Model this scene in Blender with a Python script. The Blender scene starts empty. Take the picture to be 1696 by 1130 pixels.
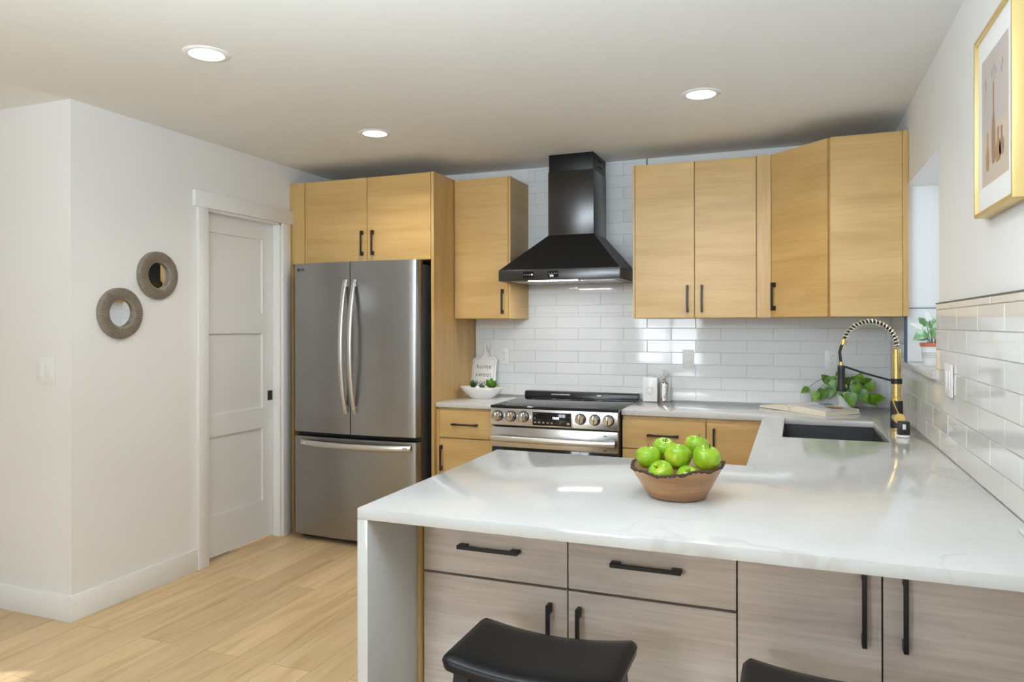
import bpy, bmesh, math, random
from mathutils import Vector, Matrix, Euler
random.seed(7)
S = bpy.context.scene
COL = S.collection
PI = math.pi

# ------------------------------------------------------------------ camera
F_PX, YAW, ROLL, CY, EYE = 1206.9, math.radians(21.2), math.radians(-0.11), 539.4, 1.392
fw = Vector((-math.sin(YAW), math.cos(YAW), 0)); rt = Vector((math.cos(YAW), math.sin(YAW), 0)); up = Vector((0, 0, 1))
rt2 = rt * math.cos(ROLL) + up * math.sin(ROLL); up2 = rt2.cross(fw)
cd = bpy.data.cameras.new('camera'); cam = bpy.data.objects.new('camera', cd); COL.objects.link(cam)
cam.matrix_world = Matrix(((rt2.x, up2.x, -fw.x, 0), (rt2.y, up2.y, -fw.y, 0), (rt2.z, up2.z, -fw.z, EYE), (0, 0, 0, 1)))
cd.sensor_width = 36; cd.lens = F_PX / 1696 * 36; cd.shift_y = -(565 - CY) / 1696; cd.clip_start = .05
S.camera = cam
S.cycles.caustics_reflective = False; S.cycles.caustics_refractive = False

# ------------------------------------------------------------------ view, world, sun, daylight
vs = S.view_settings
vs.view_transform = 'Standard'; vs.look = 'None'; vs.gamma = 1; vs.use_curve_mapping = False; vs.exposure = -0.07
w = bpy.data.worlds.new('world'); S.world = w; w.use_nodes = True
w.node_tree.nodes['Background'].inputs[0].default_value = (.78, .90, 1.0, 1)
w.node_tree.nodes['Background'].inputs[1].default_value = .5

def light(name, kind, loc, rot, energy, color, **kw):
    l = bpy.data.lights.new(name, kind); o = bpy.data.objects.new(name, l); COL.objects.link(o)
    o.location = loc; o.rotation_euler = rot; l.energy = energy; l.color = color
    for k, v in kw.items(): setattr(l, k, v)
    return o
sd = Vector((.93 * math.cos(math.radians(32.6)), .36 * math.cos(math.radians(32.6)), -math.sin(math.radians(32.6))))
sun = light('sun', 'SUN', (-9, -2, 6), (0, 0, 0), 5.0, (1, .97, .92), angle=.009)
sun.rotation_euler = (-sd).to_track_quat('Z', 'Y').to_euler()
# daylight coming in through the openings of the room
light('rear_window_daylight', 'AREA', (-2.0, -3.22, 1.45), (PI / 2, 0, 0), 64, (.84, .93, 1.0), shape='RECTANGLE', size=1.0, size_y=1.36)
light('slider_daylight', 'AREA', (-5.72, -.1, 1.1), (0, -PI / 2, 0), 8, (.82, .91, 1.0), shape='RECTANGLE', size=2.0, size_y=1.9)
light('sink_window_daylight', 'AREA', (.70, 3.70, 1.65), (0, PI / 2, 0), 2.4, (.80, .90, 1.0), shape='RECTANGLE', size=.86, size_y=.86)
# added fill light with no source in the room, aimed up at the ceiling
light('ceiling_fill', 'AREA', (-.85, .35, 1.98), (PI + math.radians(-28), 0, 0), 98, (.75, .90, 1.0), shape='RECTANGLE', size=1.5, size_y=.6)

# ------------------------------------------------------------------ mesh helpers
class MB:
    def __init__(s): s.v = []; s.f = []
    def add(s, vs_, fs):
        n = len(s.v); s.v += [tuple(v) for v in vs_]; s.f += [tuple(i + n for i in f) for f in fs]; return s
    def addbm(s, bm):
        bm.verts.index_update()
        s.add([v.co[:] for v in bm.verts], [[v.index for v in f.verts] for f in bm.faces]); bm.free(); return s
    def box(s, x0, x1, y0, y1, z0, z1, bev=0, seg=2, M=None):
        bm = bmesh.new()
        bmesh.ops.create_cube(bm, size=1)
        for v in bm.verts: v.co = Vector(((x0 + x1) / 2 + v.co.x * (x1 - x0), (y0 + y1) / 2 + v.co.y * (y1 - y0), (z0 + z1) / 2 + v.co.z * (z1 - z0)))
        if bev: bmesh.ops.bevel(bm, geom=bm.edges[:], offset=bev, segments=seg, affect='EDGES', profile=.5)
        if M is not None: bm.transform(M)
        return s.addbm(bm)
    def prism(s, pts, axis, a, b, bev=0, seg=2, M=None):
        def P(p, t):
            return (t, p[0], p[1]) if axis == 'x' else (p[0], t, p[1]) if axis == 'y' else (p[0], p[1], t)
        bm = bmesh.new()
        A = [bm.verts.new(P(p, a)) for p in pts]; B = [bm.verts.new(P(p, b)) for p in pts]; n = len(pts)
        bm.faces.new(A); bm.faces.new(B[::-1])
        for i in range(n): bm.faces.new((A[i], B[i], B[(i + 1) % n], A[(i + 1) % n]))
        bmesh.ops.recalc_face_normals(bm, faces=bm.faces[:])
        if bev: bmesh.ops.bevel(bm, geom=bm.edges[:], offset=bev, segments=seg, affect='EDGES', profile=.5)
        if M is not None: bm.transform(M)
        return s.addbm(bm)
    def lathe(s, prof, c=(0, 0, 0), n=32, M=None, sx=1, sy=1):
        vs_ = []; fs = []; m = len(prof)
        for i in range(n):
            a = 2 * PI * i / n
            for r, z in prof: vs_.append(Vector((r * math.cos(a) * sx, r * math.sin(a) * sy, z)))
        for i in range(n):
            j = (i + 1) % n
            for k in range(m - 1): fs.append((i * m + k, j * m + k, j * m + k + 1, i * m + k + 1))
        T = Matrix.Translation(c) @ (M or Matrix.Identity(4))
        bm = bmesh.new(); bv = [bm.verts.new(T @ v) for v in vs_]
        for f in fs:
            try: bm.faces.new([bv[i] for i in f])
            except ValueError: pass
        bmesh.ops.remove_doubles(bm, verts=bm.verts[:], dist=1e-6)
        bmesh.ops.dissolve_degenerate(bm, edges=bm.edges[:], dist=1e-6)
        bmesh.ops.recalc_face_normals(bm, faces=bm.faces[:])
        return s.addbm(bm)
    def tube(s, pts, r, n=10, closed=False, sq=False):
        pts = [Vector(p) for p in pts]; m = len(pts); rs = r if isinstance(r, (list, tuple)) else [r] * m
        t0 = None; rings = []; nrm = None
        for i, p in enumerate(pts):
            a = pts[(i - 1) % m] if (closed or i > 0) else p; b = pts[(i + 1) % m] if (closed or i < m - 1) else p
            t = (b - a).normalized()
            if nrm is None:
                nrm = t.orthogonal().normalized()
            nrm = (nrm - t * nrm.dot(t)).normalized(); bi = t.cross(nrm)
            rings.append([p + (nrm * math.cos(2 * PI * k / n) + bi * math.sin(2 * PI * k / n)) * rs[i] for k in range(n)])
        V = [v for ring in rings for v in ring]; Fs = []
        for i in range(m if closed else m - 1):
            j = (i + 1) % m
            for k in range(n): Fs.append((i * n + k, i * n + (k + 1) % n, j * n + (k + 1) % n, j * n + k))
        if not closed: Fs.append(tuple(range(n))[::-1]); Fs.append(tuple(range((m - 1) * n, m * n)))
        return s.add(V, Fs)
    def sheet(s, grid):
        h = len(grid); wd = len(grid[0])
        return s.add([p for row in grid for p in row], [(i * wd + j, i * wd + j + 1, (i + 1) * wd + j + 1, (i + 1) * wd + j) for i in range(h - 1) for j in range(wd - 1)])
    def build(s, name, mat, parent=None, smooth=40, local=False):
        me = bpy.data.meshes.new(name)
        off = Vector((0, 0, 0))
        if parent is not None and not local:
            p = parent
            while p: off = off + p.location; p = p.parent
        me.from_pydata([tuple(Vector(v) - off) for v in s.v], [], s.f)
        me.update()
        if smooth:
            for p in me.polygons: p.use_smooth = True
            me.set_sharp_from_angle(angle=math.radians(smooth))
        me.materials.append(mat)
        o = bpy.data.objects.new(name, me); COL.objects.link(o)
        if parent is not None: o.parent = parent
        return o

def thing(name, label, cat, loc=(0, 0, 0), rotz=0, group=None):
    o = bpy.data.objects.new(name, None); COL.objects.link(o); o.empty_display_size = .05
    o.location = loc; o.rotation_euler = (0, 0, rotz)
    return tag(o, label, cat, group)
def tag(o, label, cat, group=None):
    o['label'] = label; o['category'] = cat
    if group: o['group'] = group
    return o
def struct(name, mb, mat, parent=None, smooth=40):
    o = mb.build(name, mat, parent, smooth)
    if parent is None: o['kind'] = 'structure'
    return o
def text(name, body, size, mat, parent, loc, rot=(PI / 2, 0, 0), depth=.0006, align='CENTER', bold=0, spacing=1.0):
    c = bpy.data.curves.new(name, 'FONT'); c.body = body; c.size = size; c.align_x = align; c.align_y = 'CENTER'; c.extrude = depth; c.offset = bold; c.space_character = spacing
    t = bpy.data.objects.new(name, c); COL.objects.link(t)
    bpy.context.view_layer.update()
    me = bpy.data.meshes.new_from_object(t.evaluated_get(bpy.context.evaluated_depsgraph_get()))
    COL.objects.unlink(t); bpy.data.objects.remove(t); bpy.data.curves.remove(c)
    off = Vector((0, 0, 0)); p = parent
    while p: off = off + p.location; p = p.parent
    me.transform(Matrix.Translation(Vector(loc) - off) @ Euler(rot).to_matrix().to_4x4())
    me.materials.clear(); me.materials.append(mat)
    o = bpy.data.objects.new(name, me); COL.objects.link(o); o.parent = parent
    return o

# ------------------------------------------------------------------ materials
def newmat(name):
    m = bpy.data.materials.new(name); m.use_nodes = True
    nt = m.node_tree; return m, nt, nt.nodes['Principled BSDF']
def mat(name, color, rough=.5, metal=0, spec=.5, coat=0, emit=None, es=0, trans=0, bump=None, aniso=0):
    m, nt, b = newmat(name)
    b.inputs['Base Color'].default_value = (*color, 1); b.inputs['Roughness'].default_value = rough; b.inputs['Metallic'].default_value = metal
    b.inputs['Specular IOR Level'].default_value = spec; b.inputs['Coat Weight'].default_value = coat; b.inputs['Anisotropic'].default_value = aniso
    b.inputs['Transmission Weight'].default_value = trans
    if emit: b.inputs['Emission Color'].default_value = (*emit, 1); b.inputs['Emission Strength'].default_value = es
    if bump:
        n = nt.nodes.new('ShaderNodeTexNoise'); n.inputs['Scale'].default_value = bump[0]; n.inputs['Detail'].default_value = 3
        tc = nt.nodes.new('ShaderNodeTexCoord'); nt.links.new(tc.outputs['Object'], n.inputs['Vector'])
        bp = nt.nodes.new('ShaderNodeBump'); bp.inputs['Strength'].default_value = bump[1]; bp.inputs['Distance'].default_value = .002
        nt.links.new(n.outputs['Fac'], bp.inputs['Height']); nt.links.new(bp.outputs['Normal'], b.inputs['Normal'])
    return m
class NT:
    def __init__(s, nt): s.nt = nt
    def n(s, t, **kw):
        x = s.nt.nodes.new('ShaderNode' + t)
        for k, v in kw.items():
            if hasattr(x, k): setattr(x, k, v)
            else: x.inputs[k].default_value = v
        return x
    def l(s, a, b): s.nt.links.new(a, b)
def ramp(N, fac, stops):
    r = N.n('ValToRGB'); e = r.color_ramp.elements
    while len(e) < len(stops): e.new(.5)
    for el, (p, c) in zip(e, stops): el.position = p; el.color = (*c, 1)
    N.l(fac, r.inputs[0]); return r.outputs[0]

def wood(name, scale, stops, rough=.38, fine=.5, bump=.08):
    """long soft grain; scale is small along the grain"""
    m, nt, b = newmat(name); N = NT(nt)
    tc = N.n('TexCoord'); oi = N.n('ObjectInfo')
    mul = N.n('Math', operation='MULTIPLY'); mul.inputs[1].default_value = 17.3; N.l(oi.outputs['Random'], mul.inputs[0])
    addv = N.n('VectorMath', operation='ADD'); N.l(tc.outputs['Object'], addv.inputs[0]); N.l(mul.outputs[0], addv.inputs[1])
    mp = N.n('Mapping'); mp.inputs['Scale'].default_value = scale; N.l(addv.outputs[0], mp.inputs['Vector'])
    n1 = N.n('TexNoise', Scale=1.0, Detail=5.0, Roughness=.55, Distortion=.35); N.l(mp.outputs[0], n1.inputs['Vector'])
    mp2 = N.n('Mapping'); mp2.inputs['Scale'].default_value = [q * (9 if q > 5 else 3.5) for q in scale]; N.l(addv.outputs[0], mp2.inputs['Vector'])
    n2 = N.n('TexNoise', Scale=1.0, Detail=4.0, Roughness=.6); N.l(mp2.outputs[0], n2.inputs['Vector'])
    c = ramp(N, n1.outputs['Fac'], stops)
    g = ramp(N, n2.outputs['Fac'], [(.3, (1 - fine * .45,) * 3), (.62, (1, 1, 1))])
    mx = N.n('Mix', data_type='RGBA', blend_type='MULTIPLY'); mx.inputs['Factor'].default_value = 1
    N.l(c, mx.inputs[6]); N.l(g, mx.inputs[7]); N.l(mx.outputs[2], b.inputs['Base Color'])
    b.inputs['Roughness'].default_value = rough
    bp = N.n('Bump', Strength=bump, Distance=.001); N.l(n2.outputs['Fac'], bp.inputs['Height']); N.l(bp.outputs[0], b.inputs['Normal'])
    return m
OAK = [(.28, (.520, .318, .112)), (.50, (.595, .378, .142)), (.70, (.645, .428, .176))]
OAK_DAYLIT = [(.28, (.610, .510, .455)), (.50, (.725, .622, .562)), (.70, (.795, .705, .645))]  # oak copied paler and greyer; cool daylight on the peninsula put into the colour
oak_h = wood('oak_horizontal_grain', (1.3, 1.3, 11), OAK, fine=.22, bump=.04)
daylit_h = wood('daylit_oak_horizontal_grain', (1.3, 1.3, 13), OAK_DAYLIT, fine=.38, bump=.06)
oak_v = wood('oak_vertical_grain', (11, 11, 1.3), OAK, fine=.22, bump=.04)
bowl_wood = wood('mango_wood', (3, 3, 26), [(.3, (.28, .125, .048)), (.48, (.42, .215, .092)), (.66, (.60, .36, .185))], rough=.35)
bark = mat('bark', (.060, .035, .020), .9, bump=(160, 1.0))

def floor_mat():
    m, nt, b = newmat('oak_plank_floor'); N = NT(nt)
    tc = N.n('TexCoord'); sp = N.n('SeparateXYZ'); N.l(tc.outputs['Object'], sp.inputs[0])
    cb = N.n('CombineXYZ'); N.l(sp.outputs['Y'], cb.inputs['X']); N.l(sp.outputs['X'], cb.inputs['Y'])
    br = N.n('TexBrick', offset=.37, offset_frequency=2); N.l(cb.outputs[0], br.inputs['Vector'])
    br.inputs['Color1'].default_value = (0, 0, 0, 1); br.inputs['Color2'].default_value = (1, 1, 1, 1); br.inputs['Mortar'].default_value = (.5, .5, .5, 1)
    br.inputs['Scale'].default_value = 1; br.inputs['Mortar Size'].default_value = .0011; br.inputs['Brick Width'].default_value = 1.22; br.inputs['Row Height'].default_value = .182
    tint = ramp(N, br.outputs['Color'], [(0, (.83, .82, .81)), (1, (1.0, 1.0, 1.0))])
    # shift the grain per plank
    sc = N.n('VectorMath', operation='SCALE'); N.l(br.outputs['Color'], sc.inputs[0]); sc.inputs['Scale'].default_value = 9
    av = N.n('VectorMath', operation='ADD'); N.l(tc.outputs['Object'], av.inputs[0]); N.l(sc.outputs[0], av.inputs[1])
    mp = N.n('Mapping'); mp.inputs['Scale'].default_value = (13, 1.4, 1); N.l(av.outputs[0], mp.inputs['Vector'])
    n1 = N.n('TexNoise', Scale=1.0, Detail=6.0, Roughness=.6, Distortion=.6); N.l(mp.outputs[0], n1.inputs['Vector'])
    c = ramp(N, n1.outputs['Fac'], [(.28, (.48, .318, .158)), (.45, (.66, .462, .245)), (.7, (.77, .560, .325))])
    mx = N.n('Mix', data_type='RGBA', blend_type='MULTIPLY'); mx.inputs['Factor'].default_value = 1; N.l(c, mx.inputs[6]); N.l(tint, mx.inputs[7])
    mx2 = N.n('Mix', data_type='RGBA', blend_type='MIX'); N.l(br.outputs['Fac'], mx2.inputs['Factor']); N.l(mx.outputs[2], mx2.inputs[6]); mx2.inputs[7].default_value = (.27, .18, .10, 1)
    N.l(mx2.outputs[2], b.inputs['Base Color']); b.inputs['Roughness'].default_value = .42
    bp = N.n('Bump', Strength=.06, Distance=.002); N.l(n1.outputs['Fac'], bp.inputs['Height']); N.l(bp.outputs[0], b.inputs['Normal'])
    return m
floor_m = floor_mat()

def quartz_mat():
    m, nt, b = newmat('veined_white_quartz'); N = NT(nt)
    tc = N.n('TexCoord')
    wn = N.n('TexNoise', Scale=2.2, Detail=5.0, Roughness=.6); N.l(tc.outputs['Object'], wn.inputs['Vector'])
    ws = N.n('VectorMath', operation='SCALE'); N.l(wn.outputs['Color'], ws.inputs[0]); ws.inputs['Scale'].default_value = .35
    wa = N.n('VectorMath', operation='ADD'); N.l(tc.outputs['Object'], wa.inputs[0]); N.l(ws.outputs[0], wa.inputs[1])
    def vein(scale, rot, width, seed):
        mp = N.n('Mapping'); mp.inputs['Scale'].default_value = scale; mp.inputs['Rotation'].default_value = (0, 0, rot); mp.inputs['Location'].default_value = (seed, seed * .7, 0); N.l(wa.outputs[0], mp.inputs['Vector'])
        n = N.n('TexNoise', Scale=1.0, Detail=2.0, Roughness=.45); N.l(mp.outputs[0], n.inputs['Vector'])
        s = N.n('Math', operation='SUBTRACT'); N.l(n.outputs['Fac'], s.inputs[0]); s.inputs[1].default_value = .5
        a = N.n('Math', operation='ABSOLUTE'); N.l(s.outputs[0], a.inputs[0])
        r = N.n('MapRange'); r.interpolation_type = 'SMOOTHSTEP'; N.l(a.outputs[0], r.inputs['Value']); r.inputs['From Min'].default_value = 0; r.inputs['From Max'].default_value = width; r.inputs['To Min'].default_value = 1; r.inputs['To Max'].default_value = 0
        mk = N.n('TexNoise', Scale=1.7, Detail=1.0); N.l(mp.outputs[0], mk.inputs['Vector'])
        mr = N.n('MapRange'); N.l(mk.outputs['Fac'], mr.inputs['Value']); mr.inputs['From Min'].default_value = .47; mr.inputs['From Max'].default_value = .62
        p = N.n('Math', operation='MULTIPLY'); N.l(r.outputs[0], p.inputs[0]); N.l(mr.outputs[0], p.inputs[1]); return p.outputs[0]
    v1 = vein((1.0, 2.0, 1.5), .5, .010, 3.1); v2 = vein((2.1, 1.1, 1.5), -.4, .006, 8.7)
    mxv = N.n('Math', operation='MAXIMUM'); N.l(v1, mxv.inputs[0]); N.l(v2, mxv.inputs[1])
    cl = N.n('TexNoise', Scale=3.0, Detail=3.0); N.l(wa.outputs[0], cl.inputs['Vector'])
    base = ramp(N, cl.outputs['Fac'], [(.3, (.535, .527, .515)), (.65, (.590, .582, .568))])
    fm = N.n('Math', operation='MULTIPLY'); N.l(mxv.outputs[0], fm.inputs[0]); fm.inputs[1].default_value = .34
    mx = N.n('Mix', data_type='RGBA'); N.l(fm.outputs[0], mx.inputs['Factor']); N.l(base, mx.inputs[6]); mx.inputs[7].default_value = (.40, .36, .32, 1)
    N.l(mx.outputs[2], b.inputs['Base Color']); b.inputs['Roughness'].default_value = .07
    return m
quartz = quartz_mat()

wall_m = mat('warm_white_wall_paint', (.80, .785, .765), .7, bump=(350, .05))
ceil_m = mat('white_ceiling_paint', (.83, .835, .83), .85)
trim_m = mat('white_satin_trim', (.80, .79, .775), .4)
reveal_m = mat('white_reveal_paint', (.84, .85, .86), .6)
tile_m = mat('glossy_white_ceramic', (.76, .775, .79), .06, bump=(9, .12))
tile_wm = mat('glossy_warm_white_ceramic', (.77, .75, .72), .06, bump=(9, .12))
grout_m = mat('pale_grout', (.68, .69, .69), .9)
edge_blue = mat('blue_grey_tile_edge', (.05, .10, .14), .5)
edge_dark = mat('dark_tile_edge', (.16, .15, .14), .5)
black_m = mat('matte_black_metal', (.012, .012, .013), .42, metal=.0)
gap_m = mat('dark_gap', (.015, .014, .013), .8)
def brushed(name, col, rough, vert, strength=.05, metal=1.0):
    m, nt, b = newmat(name); N = NT(nt)
    b.inputs['Base Color'].default_value = (*col, 1); b.inputs['Metallic'].default_value = metal; b.inputs['Roughness'].default_value = rough
    tc = N.n('TexCoord'); mp = N.n('Mapping'); mp.inputs['Scale'].default_value = (3, 3, 500) if not vert else (500, 500, 3); N.l(tc.outputs['Object'], mp.inputs['Vector'])
    n = N.n('TexNoise', Scale=1.0, Detail=2.0); N.l(mp.outputs[0], n.inputs['Vector'])
    bp = N.n('Bump', Strength=strength, Distance=.001); N.l(n.outputs['Fac'], bp.inputs['Height']); N.l(bp.outputs[0], b.inputs['Normal'])
    return m
fridge_m = brushed('dark_brushed_steel', (.34, .336, .33), .30, False, .14)
steel_m = brushed('brushed_steel', (.62, .61, .60), .26, False)
handle_m = brushed('satin_steel', (.66, .65, .63), .32, True)
chrome_m = mat('chrome', (.75, .75, .75), .08, metal=1)
hood_m = brushed('black_brushed_steel', (.085, .083, .083), .27, False, .22)
hood_matte = mat('satin_black_enamel', (.009, .009, .0095), .42, spec=.3)
fr_side = mat('dark_grey_enamel', (.05, .05, .052), .45)
glass_black = mat('black_glass', (.008, .008, .009), .06)
brass = mat('brushed_brass', (.78, .55, .20), .24, metal=1)
mirror_m = mat('mirror_glass', (.9, .9, .9), .01, metal=1)
granite = mat('black_granite_composite', (.03, .03, .033), .5, bump=(400, .3))
porcelain = mat('white_porcelain', (.80, .80, .79), .22)
white_pl = mat('white_plastic', (.80, .79, .78), .35)
paper = mat('cream_paper', (.78, .70, .55), .8)
page_w = mat('white_page', (.80, .80, .80), .5)
ink = mat('grey_ink', (.09, .09, .09), .7)
led_w = mat('lit_led_diffuser', (1, 1, 1), .5, emit=(1, .96, .90), es=9)
led_hood = mat('lit_hood_led', (1, 1, 1), .5, emit=(.95, .97, 1), es=11)
led_disp = mat('lit_clock_digits', (.2, .3, .4), .5, emit=(.60, .75, 1), es=2.2)
led_dot = mat('lit_indicator', (1, 1, 1), .5, emit=(1, 1, 1), es=1.2)
icon_m = mat('grey_icon', (.30, .30, .30), .5)
terracotta = mat('terracotta', (.55, .17, .10), .8)
soil_m = mat('potting_soil', (.05, .035, .025), 1)
stool_m = mat('black_lacquered_wood', (.010, .0095, .010), .34, spec=.28, bump=(30, .05))
stool_leg = mat('navy_black_lacquer', (.010, .014, .028), .35)
gold_frame = mat('gold_frame', (.74, .56, .24), .38, metal=.65)
mat_board = mat('white_mat_board', (.80, .78, .77), .7)
def noise_mat(name, scale, stops, rough=.5, stretch=(1, 1, 1), spec=.5, sss=0):
    m, nt, b = newmat(name); N = NT(nt); tc = N.n('TexCoord'); oi = N.n('ObjectInfo')
    av = N.n('VectorMath', operation='ADD'); N.l(tc.outputs['Object'], av.inputs[0]); N.l(oi.outputs['Random'], av.inputs[1])
    mp = N.n('Mapping'); mp.inputs['Scale'].default_value = stretch; N.l(av.outputs[0], mp.inputs['Vector'])
    n = N.n('TexNoise', Scale=scale, Detail=4.0); N.l(mp.outputs[0], n.inputs['Vector'])
    N.l(ramp(N, n.outputs['Fac'], stops), b.inputs['Base Color']); b.inputs['Roughness'].default_value = rough; b.inputs['Specular IOR Level'].default_value = spec
    return m
apple_m = noise_mat('green_apple_skin', 1.1, [(.3, (.17, .36, .010)), (.5, (.27, .44, .014)), (.7, (.44, .50, .035))], .20)
stem_m = mat('apple_stem', (.10, .06, .025), .8)
leaf_m = noise_mat('pothos_leaf', 25, [(.3, (.045, .14, .010)), (.55, (.125, .29, .014)), (.75, (.25, .42, .03))], .35)
leaf_pale = noise_mat('pale_variegated_leaf', 22, [(.35, (.10, .26, .10)), (.55, (.22, .42, .20)), (.7, (.62, .72, .58))], .4)
leaf_dark = mat('dark_succulent', (.02, .07, .025), .45)
leaf_grey = mat('grey_green_succulent', (.14, .22, .19), .55)
leaf_bright = noise_mat('bright_succulent', 30, [(.3, (.05, .18, .012)), (.65, (.16, .40, .03))], .4)
vine_stem = mat('vine_stem', (.10, .13, .04), .7)
mirror_frame = noise_mat('taupe_mirror_frame', 40, [(.3, (.19, .155, .12)), (.7, (.27, .228, .178))], .5)
mirror_rib = mat('dark_mirror_groove', (.12, .095, .07), .6)
twine = mat('twine', (.36, .25, .13), .9)
print_sky = mat('print_mauve', (.50, .43, .39), .8)
print_gnd = mat('print_sand', (.55, .45, .36), .8)
print_vase = mat('print_ochre', (.38, .24, .12), .8)
print_vase2 = mat('print_rust', (.34, .20, .14), .8)
print_stem = mat('print_grey_stem', (.36, .31, .30), .8)
print_blue = mat('page_blue', (.16, .24, .40), .6)
print_food = noise_mat('page_food', 30, [(.35, (.45, .16, .03)), (.6, (.70, .42, .10))], .5)
def pane_mat():
    m = bpy.data.materials.new('window_glass'); m.use_nodes = True; nt = m.node_tree; nt.nodes.clear(); N = NT(nt)
    o = N.n('OutputMaterial'); mx = N.n('MixShader'); t = N.n('BsdfTransparent'); g = N.n('BsdfGlossy'); g.inputs['Roughness'].default_value = .02
    fr = N.n('Fresnel'); fr.inputs['IOR'].default_value = 1.45
    N.l(fr.outputs[0], mx.inputs[0]); N.l(t.outputs[0], mx.inputs[1]); N.l(g.outputs[0], mx.inputs[2]); N.l(mx.outputs[0], o.inputs[0]); return m
pane_m = pane_mat()

# ------------------------------------------------------------------ room shell
XL, XR, YB, H, CT = -3.18, .525, 4.69, 2.465, .914
XF, YR, YH = -5.8, -3.25, 2.45           # far left wall, rear wall, hall return
struct('floor', MB().box(XF - .1, XR + .1, YR - .1, YB + .1, -.1, 0), floor_m, smooth=0)
struct('ceiling', MB().box(XF - .1, XR + .1, YR - .1, YB + .1, H, H + .1), ceil_m, smooth=0)
struct('wall_back', MB().box(XL - .1, XR + .21, YB, YB + .1, 0, H), wall_m, smooth=0)
DY0, DY1, DZ = 3.30, 3.957, 2.075
struct('wall_left', MB().box(XL - .12, XL, YH, DY0, 0, H).box(XL - .12, XL, DY1, YB, 0, H).box(XL - .12, XL, DY0, DY1, DZ, H), wall_m, smooth=0)
struct('wall_hall', MB().box(XF, XL - .12, YH, YH + .1, 0, H), wall_m, smooth=0)
WY0, WY1, WZ0, WZ1, WX = 3.245, 4.15, 1.177, 2.09, XR + .20
struct('wall_right', MB().box(XR, WX, YR, WY0, 0, H).box(XR, WX, WY1, YB, 0, H).box(XR, WX, WY0, WY1, 0, WZ0).box(XR, WX, WY0, WY1, WZ1, H), wall_m, smooth=0)
RX0, RX1, RZ0, RZ1 = -2.55, -1.45, .72, 2.18
struct('wall_rear', MB().box(XF, RX0, YR - .12, YR, 0, H).box(RX1, XR, YR - .12, YR, 0, H).box(RX0, RX1, YR - .12, YR, 0, RZ0).box(RX0, RX1, YR - .12, YR, RZ1, H), wall_m, smooth=0)
LY0, LY1, LZ = -1.05, .941, 2.127
struct('wall_far_left', MB().box(XF - .12, XF, YR, LY0, 0, H).box(XF - .12, XF, LY1, YH + .1, 0, H).box(XF - .12, XF, LY0, LY1, LZ, H), wall_m, smooth=0)
# baseboards
struct('baseboard_left', MB().box(XL, XL + .013, YH - .013, 3.222, 0, .124, .002), trim_m)
struct('baseboard_hall', MB().box(XF, XL, YH - .013, YH, 0, .124, .002), trim_m)
# kitchen window (right wall): frame, glass, quartz sill, painted reveal
win = MB()
for a in ((WY0, WY0 + .04, 1.207, WZ1), (WY1 - .04, WY1, 1.207, WZ1), (WY0, WY1, 1.207, 1.247), (WY0, WY1, WZ1 - .04, WZ1), (3.68, 3.72, 1.207, WZ1)):
    win.box(WX - .035, WX + .01, *a, .003)
w1 = struct('window_1', win, trim_m)
MB().box(WX - .015, WX - .010, WY0 + .03, WY1 - .03, 1.23, WZ1 - .03).build('pane', pane_m, w1, 0)
MB().box(XR - .022, WX - .03, WY0 + .001, WY1 + .012, 1.178, 1.207, .002).build('sill', quartz, w1)
rv = MB().box(XR + .0005, WX - .03, WY1 - .004, WY1 - .0005, 1.207, WZ1).box(XR + .0005, WX - .03, WY0 + .0005, WY0 + .004, 1.207, WZ1).box(XR + .0005, WX - .03, WY0, WY1, WZ1 - .004, WZ1 - .0005)
rv.build('reveal', reveal_m, w1, 0)
# rear window and glazed slider (behind the camera; they light the room and show in reflections)
fr = MB()
for x in (RX0, (RX0 + RX1) / 2 - .025, RX1 - .05): fr.box(x, x + .05, YR - .04, YR + .045, RZ0, RZ1)
for z in (RZ0, RZ1 - .05): fr.box(RX0, RX1, YR - .04, YR + .045, z, z + .05)
w2 = struct('window_2', fr, trim_m, smooth=0)
MB().box(RX0, RX1, YR - .06, YR - .055, RZ0, RZ1).build('pane', pane_m, w2, 0)
fr = MB()
for y in (LY0, (LY0 + LY1) / 2 - .03, LY1 - .05): fr.box(XF - .08, XF - .03, y, y + .05, 0, LZ)
fr.box(XF - .08, XF - .03, LY0, LY1, 0, .05).box(XF - .08, XF - .03, LY0, LY1, LZ - .05, LZ)
d2 = struct('door_2', fr, trim_m, smooth=0)
MB().box(XF - .06, XF - .055, LY0, LY1, 0, LZ).build('pane', pane_m, d2, 0)
# pantry pocket door
door = MB(); X0, X1 = XL - .095, XL - .058        # slab back / face of the rails
PY0, PY1 = 3.363, 3.849
for (z0, z1) in ((.012, .258), (.728, .860), (1.346, 1.472), (1.953, 2.066)): door.box(X0, X1, PY0, PY1, z0, z1)
door.box(X0, X1, 3.24, PY0, .012, 2.066).box(X0, X1, PY1, 3.965, .012, 2.066)
d1 = struct('door_1', door, trim_m, smooth=0)
pn = MB()
for (z0, z1) in ((.258, .728), (.860, 1.346), (1.472, 1.953)): pn.box(X0 + .008, X1 - .012, PY0 - .002, PY1 + .002, z0 - .002, z1 + .002)
pn.build('recessed_panel', trim_m, d1, 0)
o = MB().box(X1, X1 + .003, 3.893, 3.937, .902, .966, .001).box(X1 + .003, X1 + .0045, 3.905, 3.925, .915, .953, .0005).build('flush_pull', black_m, d1); o['label'] = 'square black flush pull'
cs = MB()
cs.box(XL, XL + .018, 3.222, DY0, 0, DZ, .002).box(XL, XL + .018, DY1, DY1 + .080, 0, DZ, .002).box(XL, XL + .024, 3.195, DY1 + .095, DZ, 2.167, .002)
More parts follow.
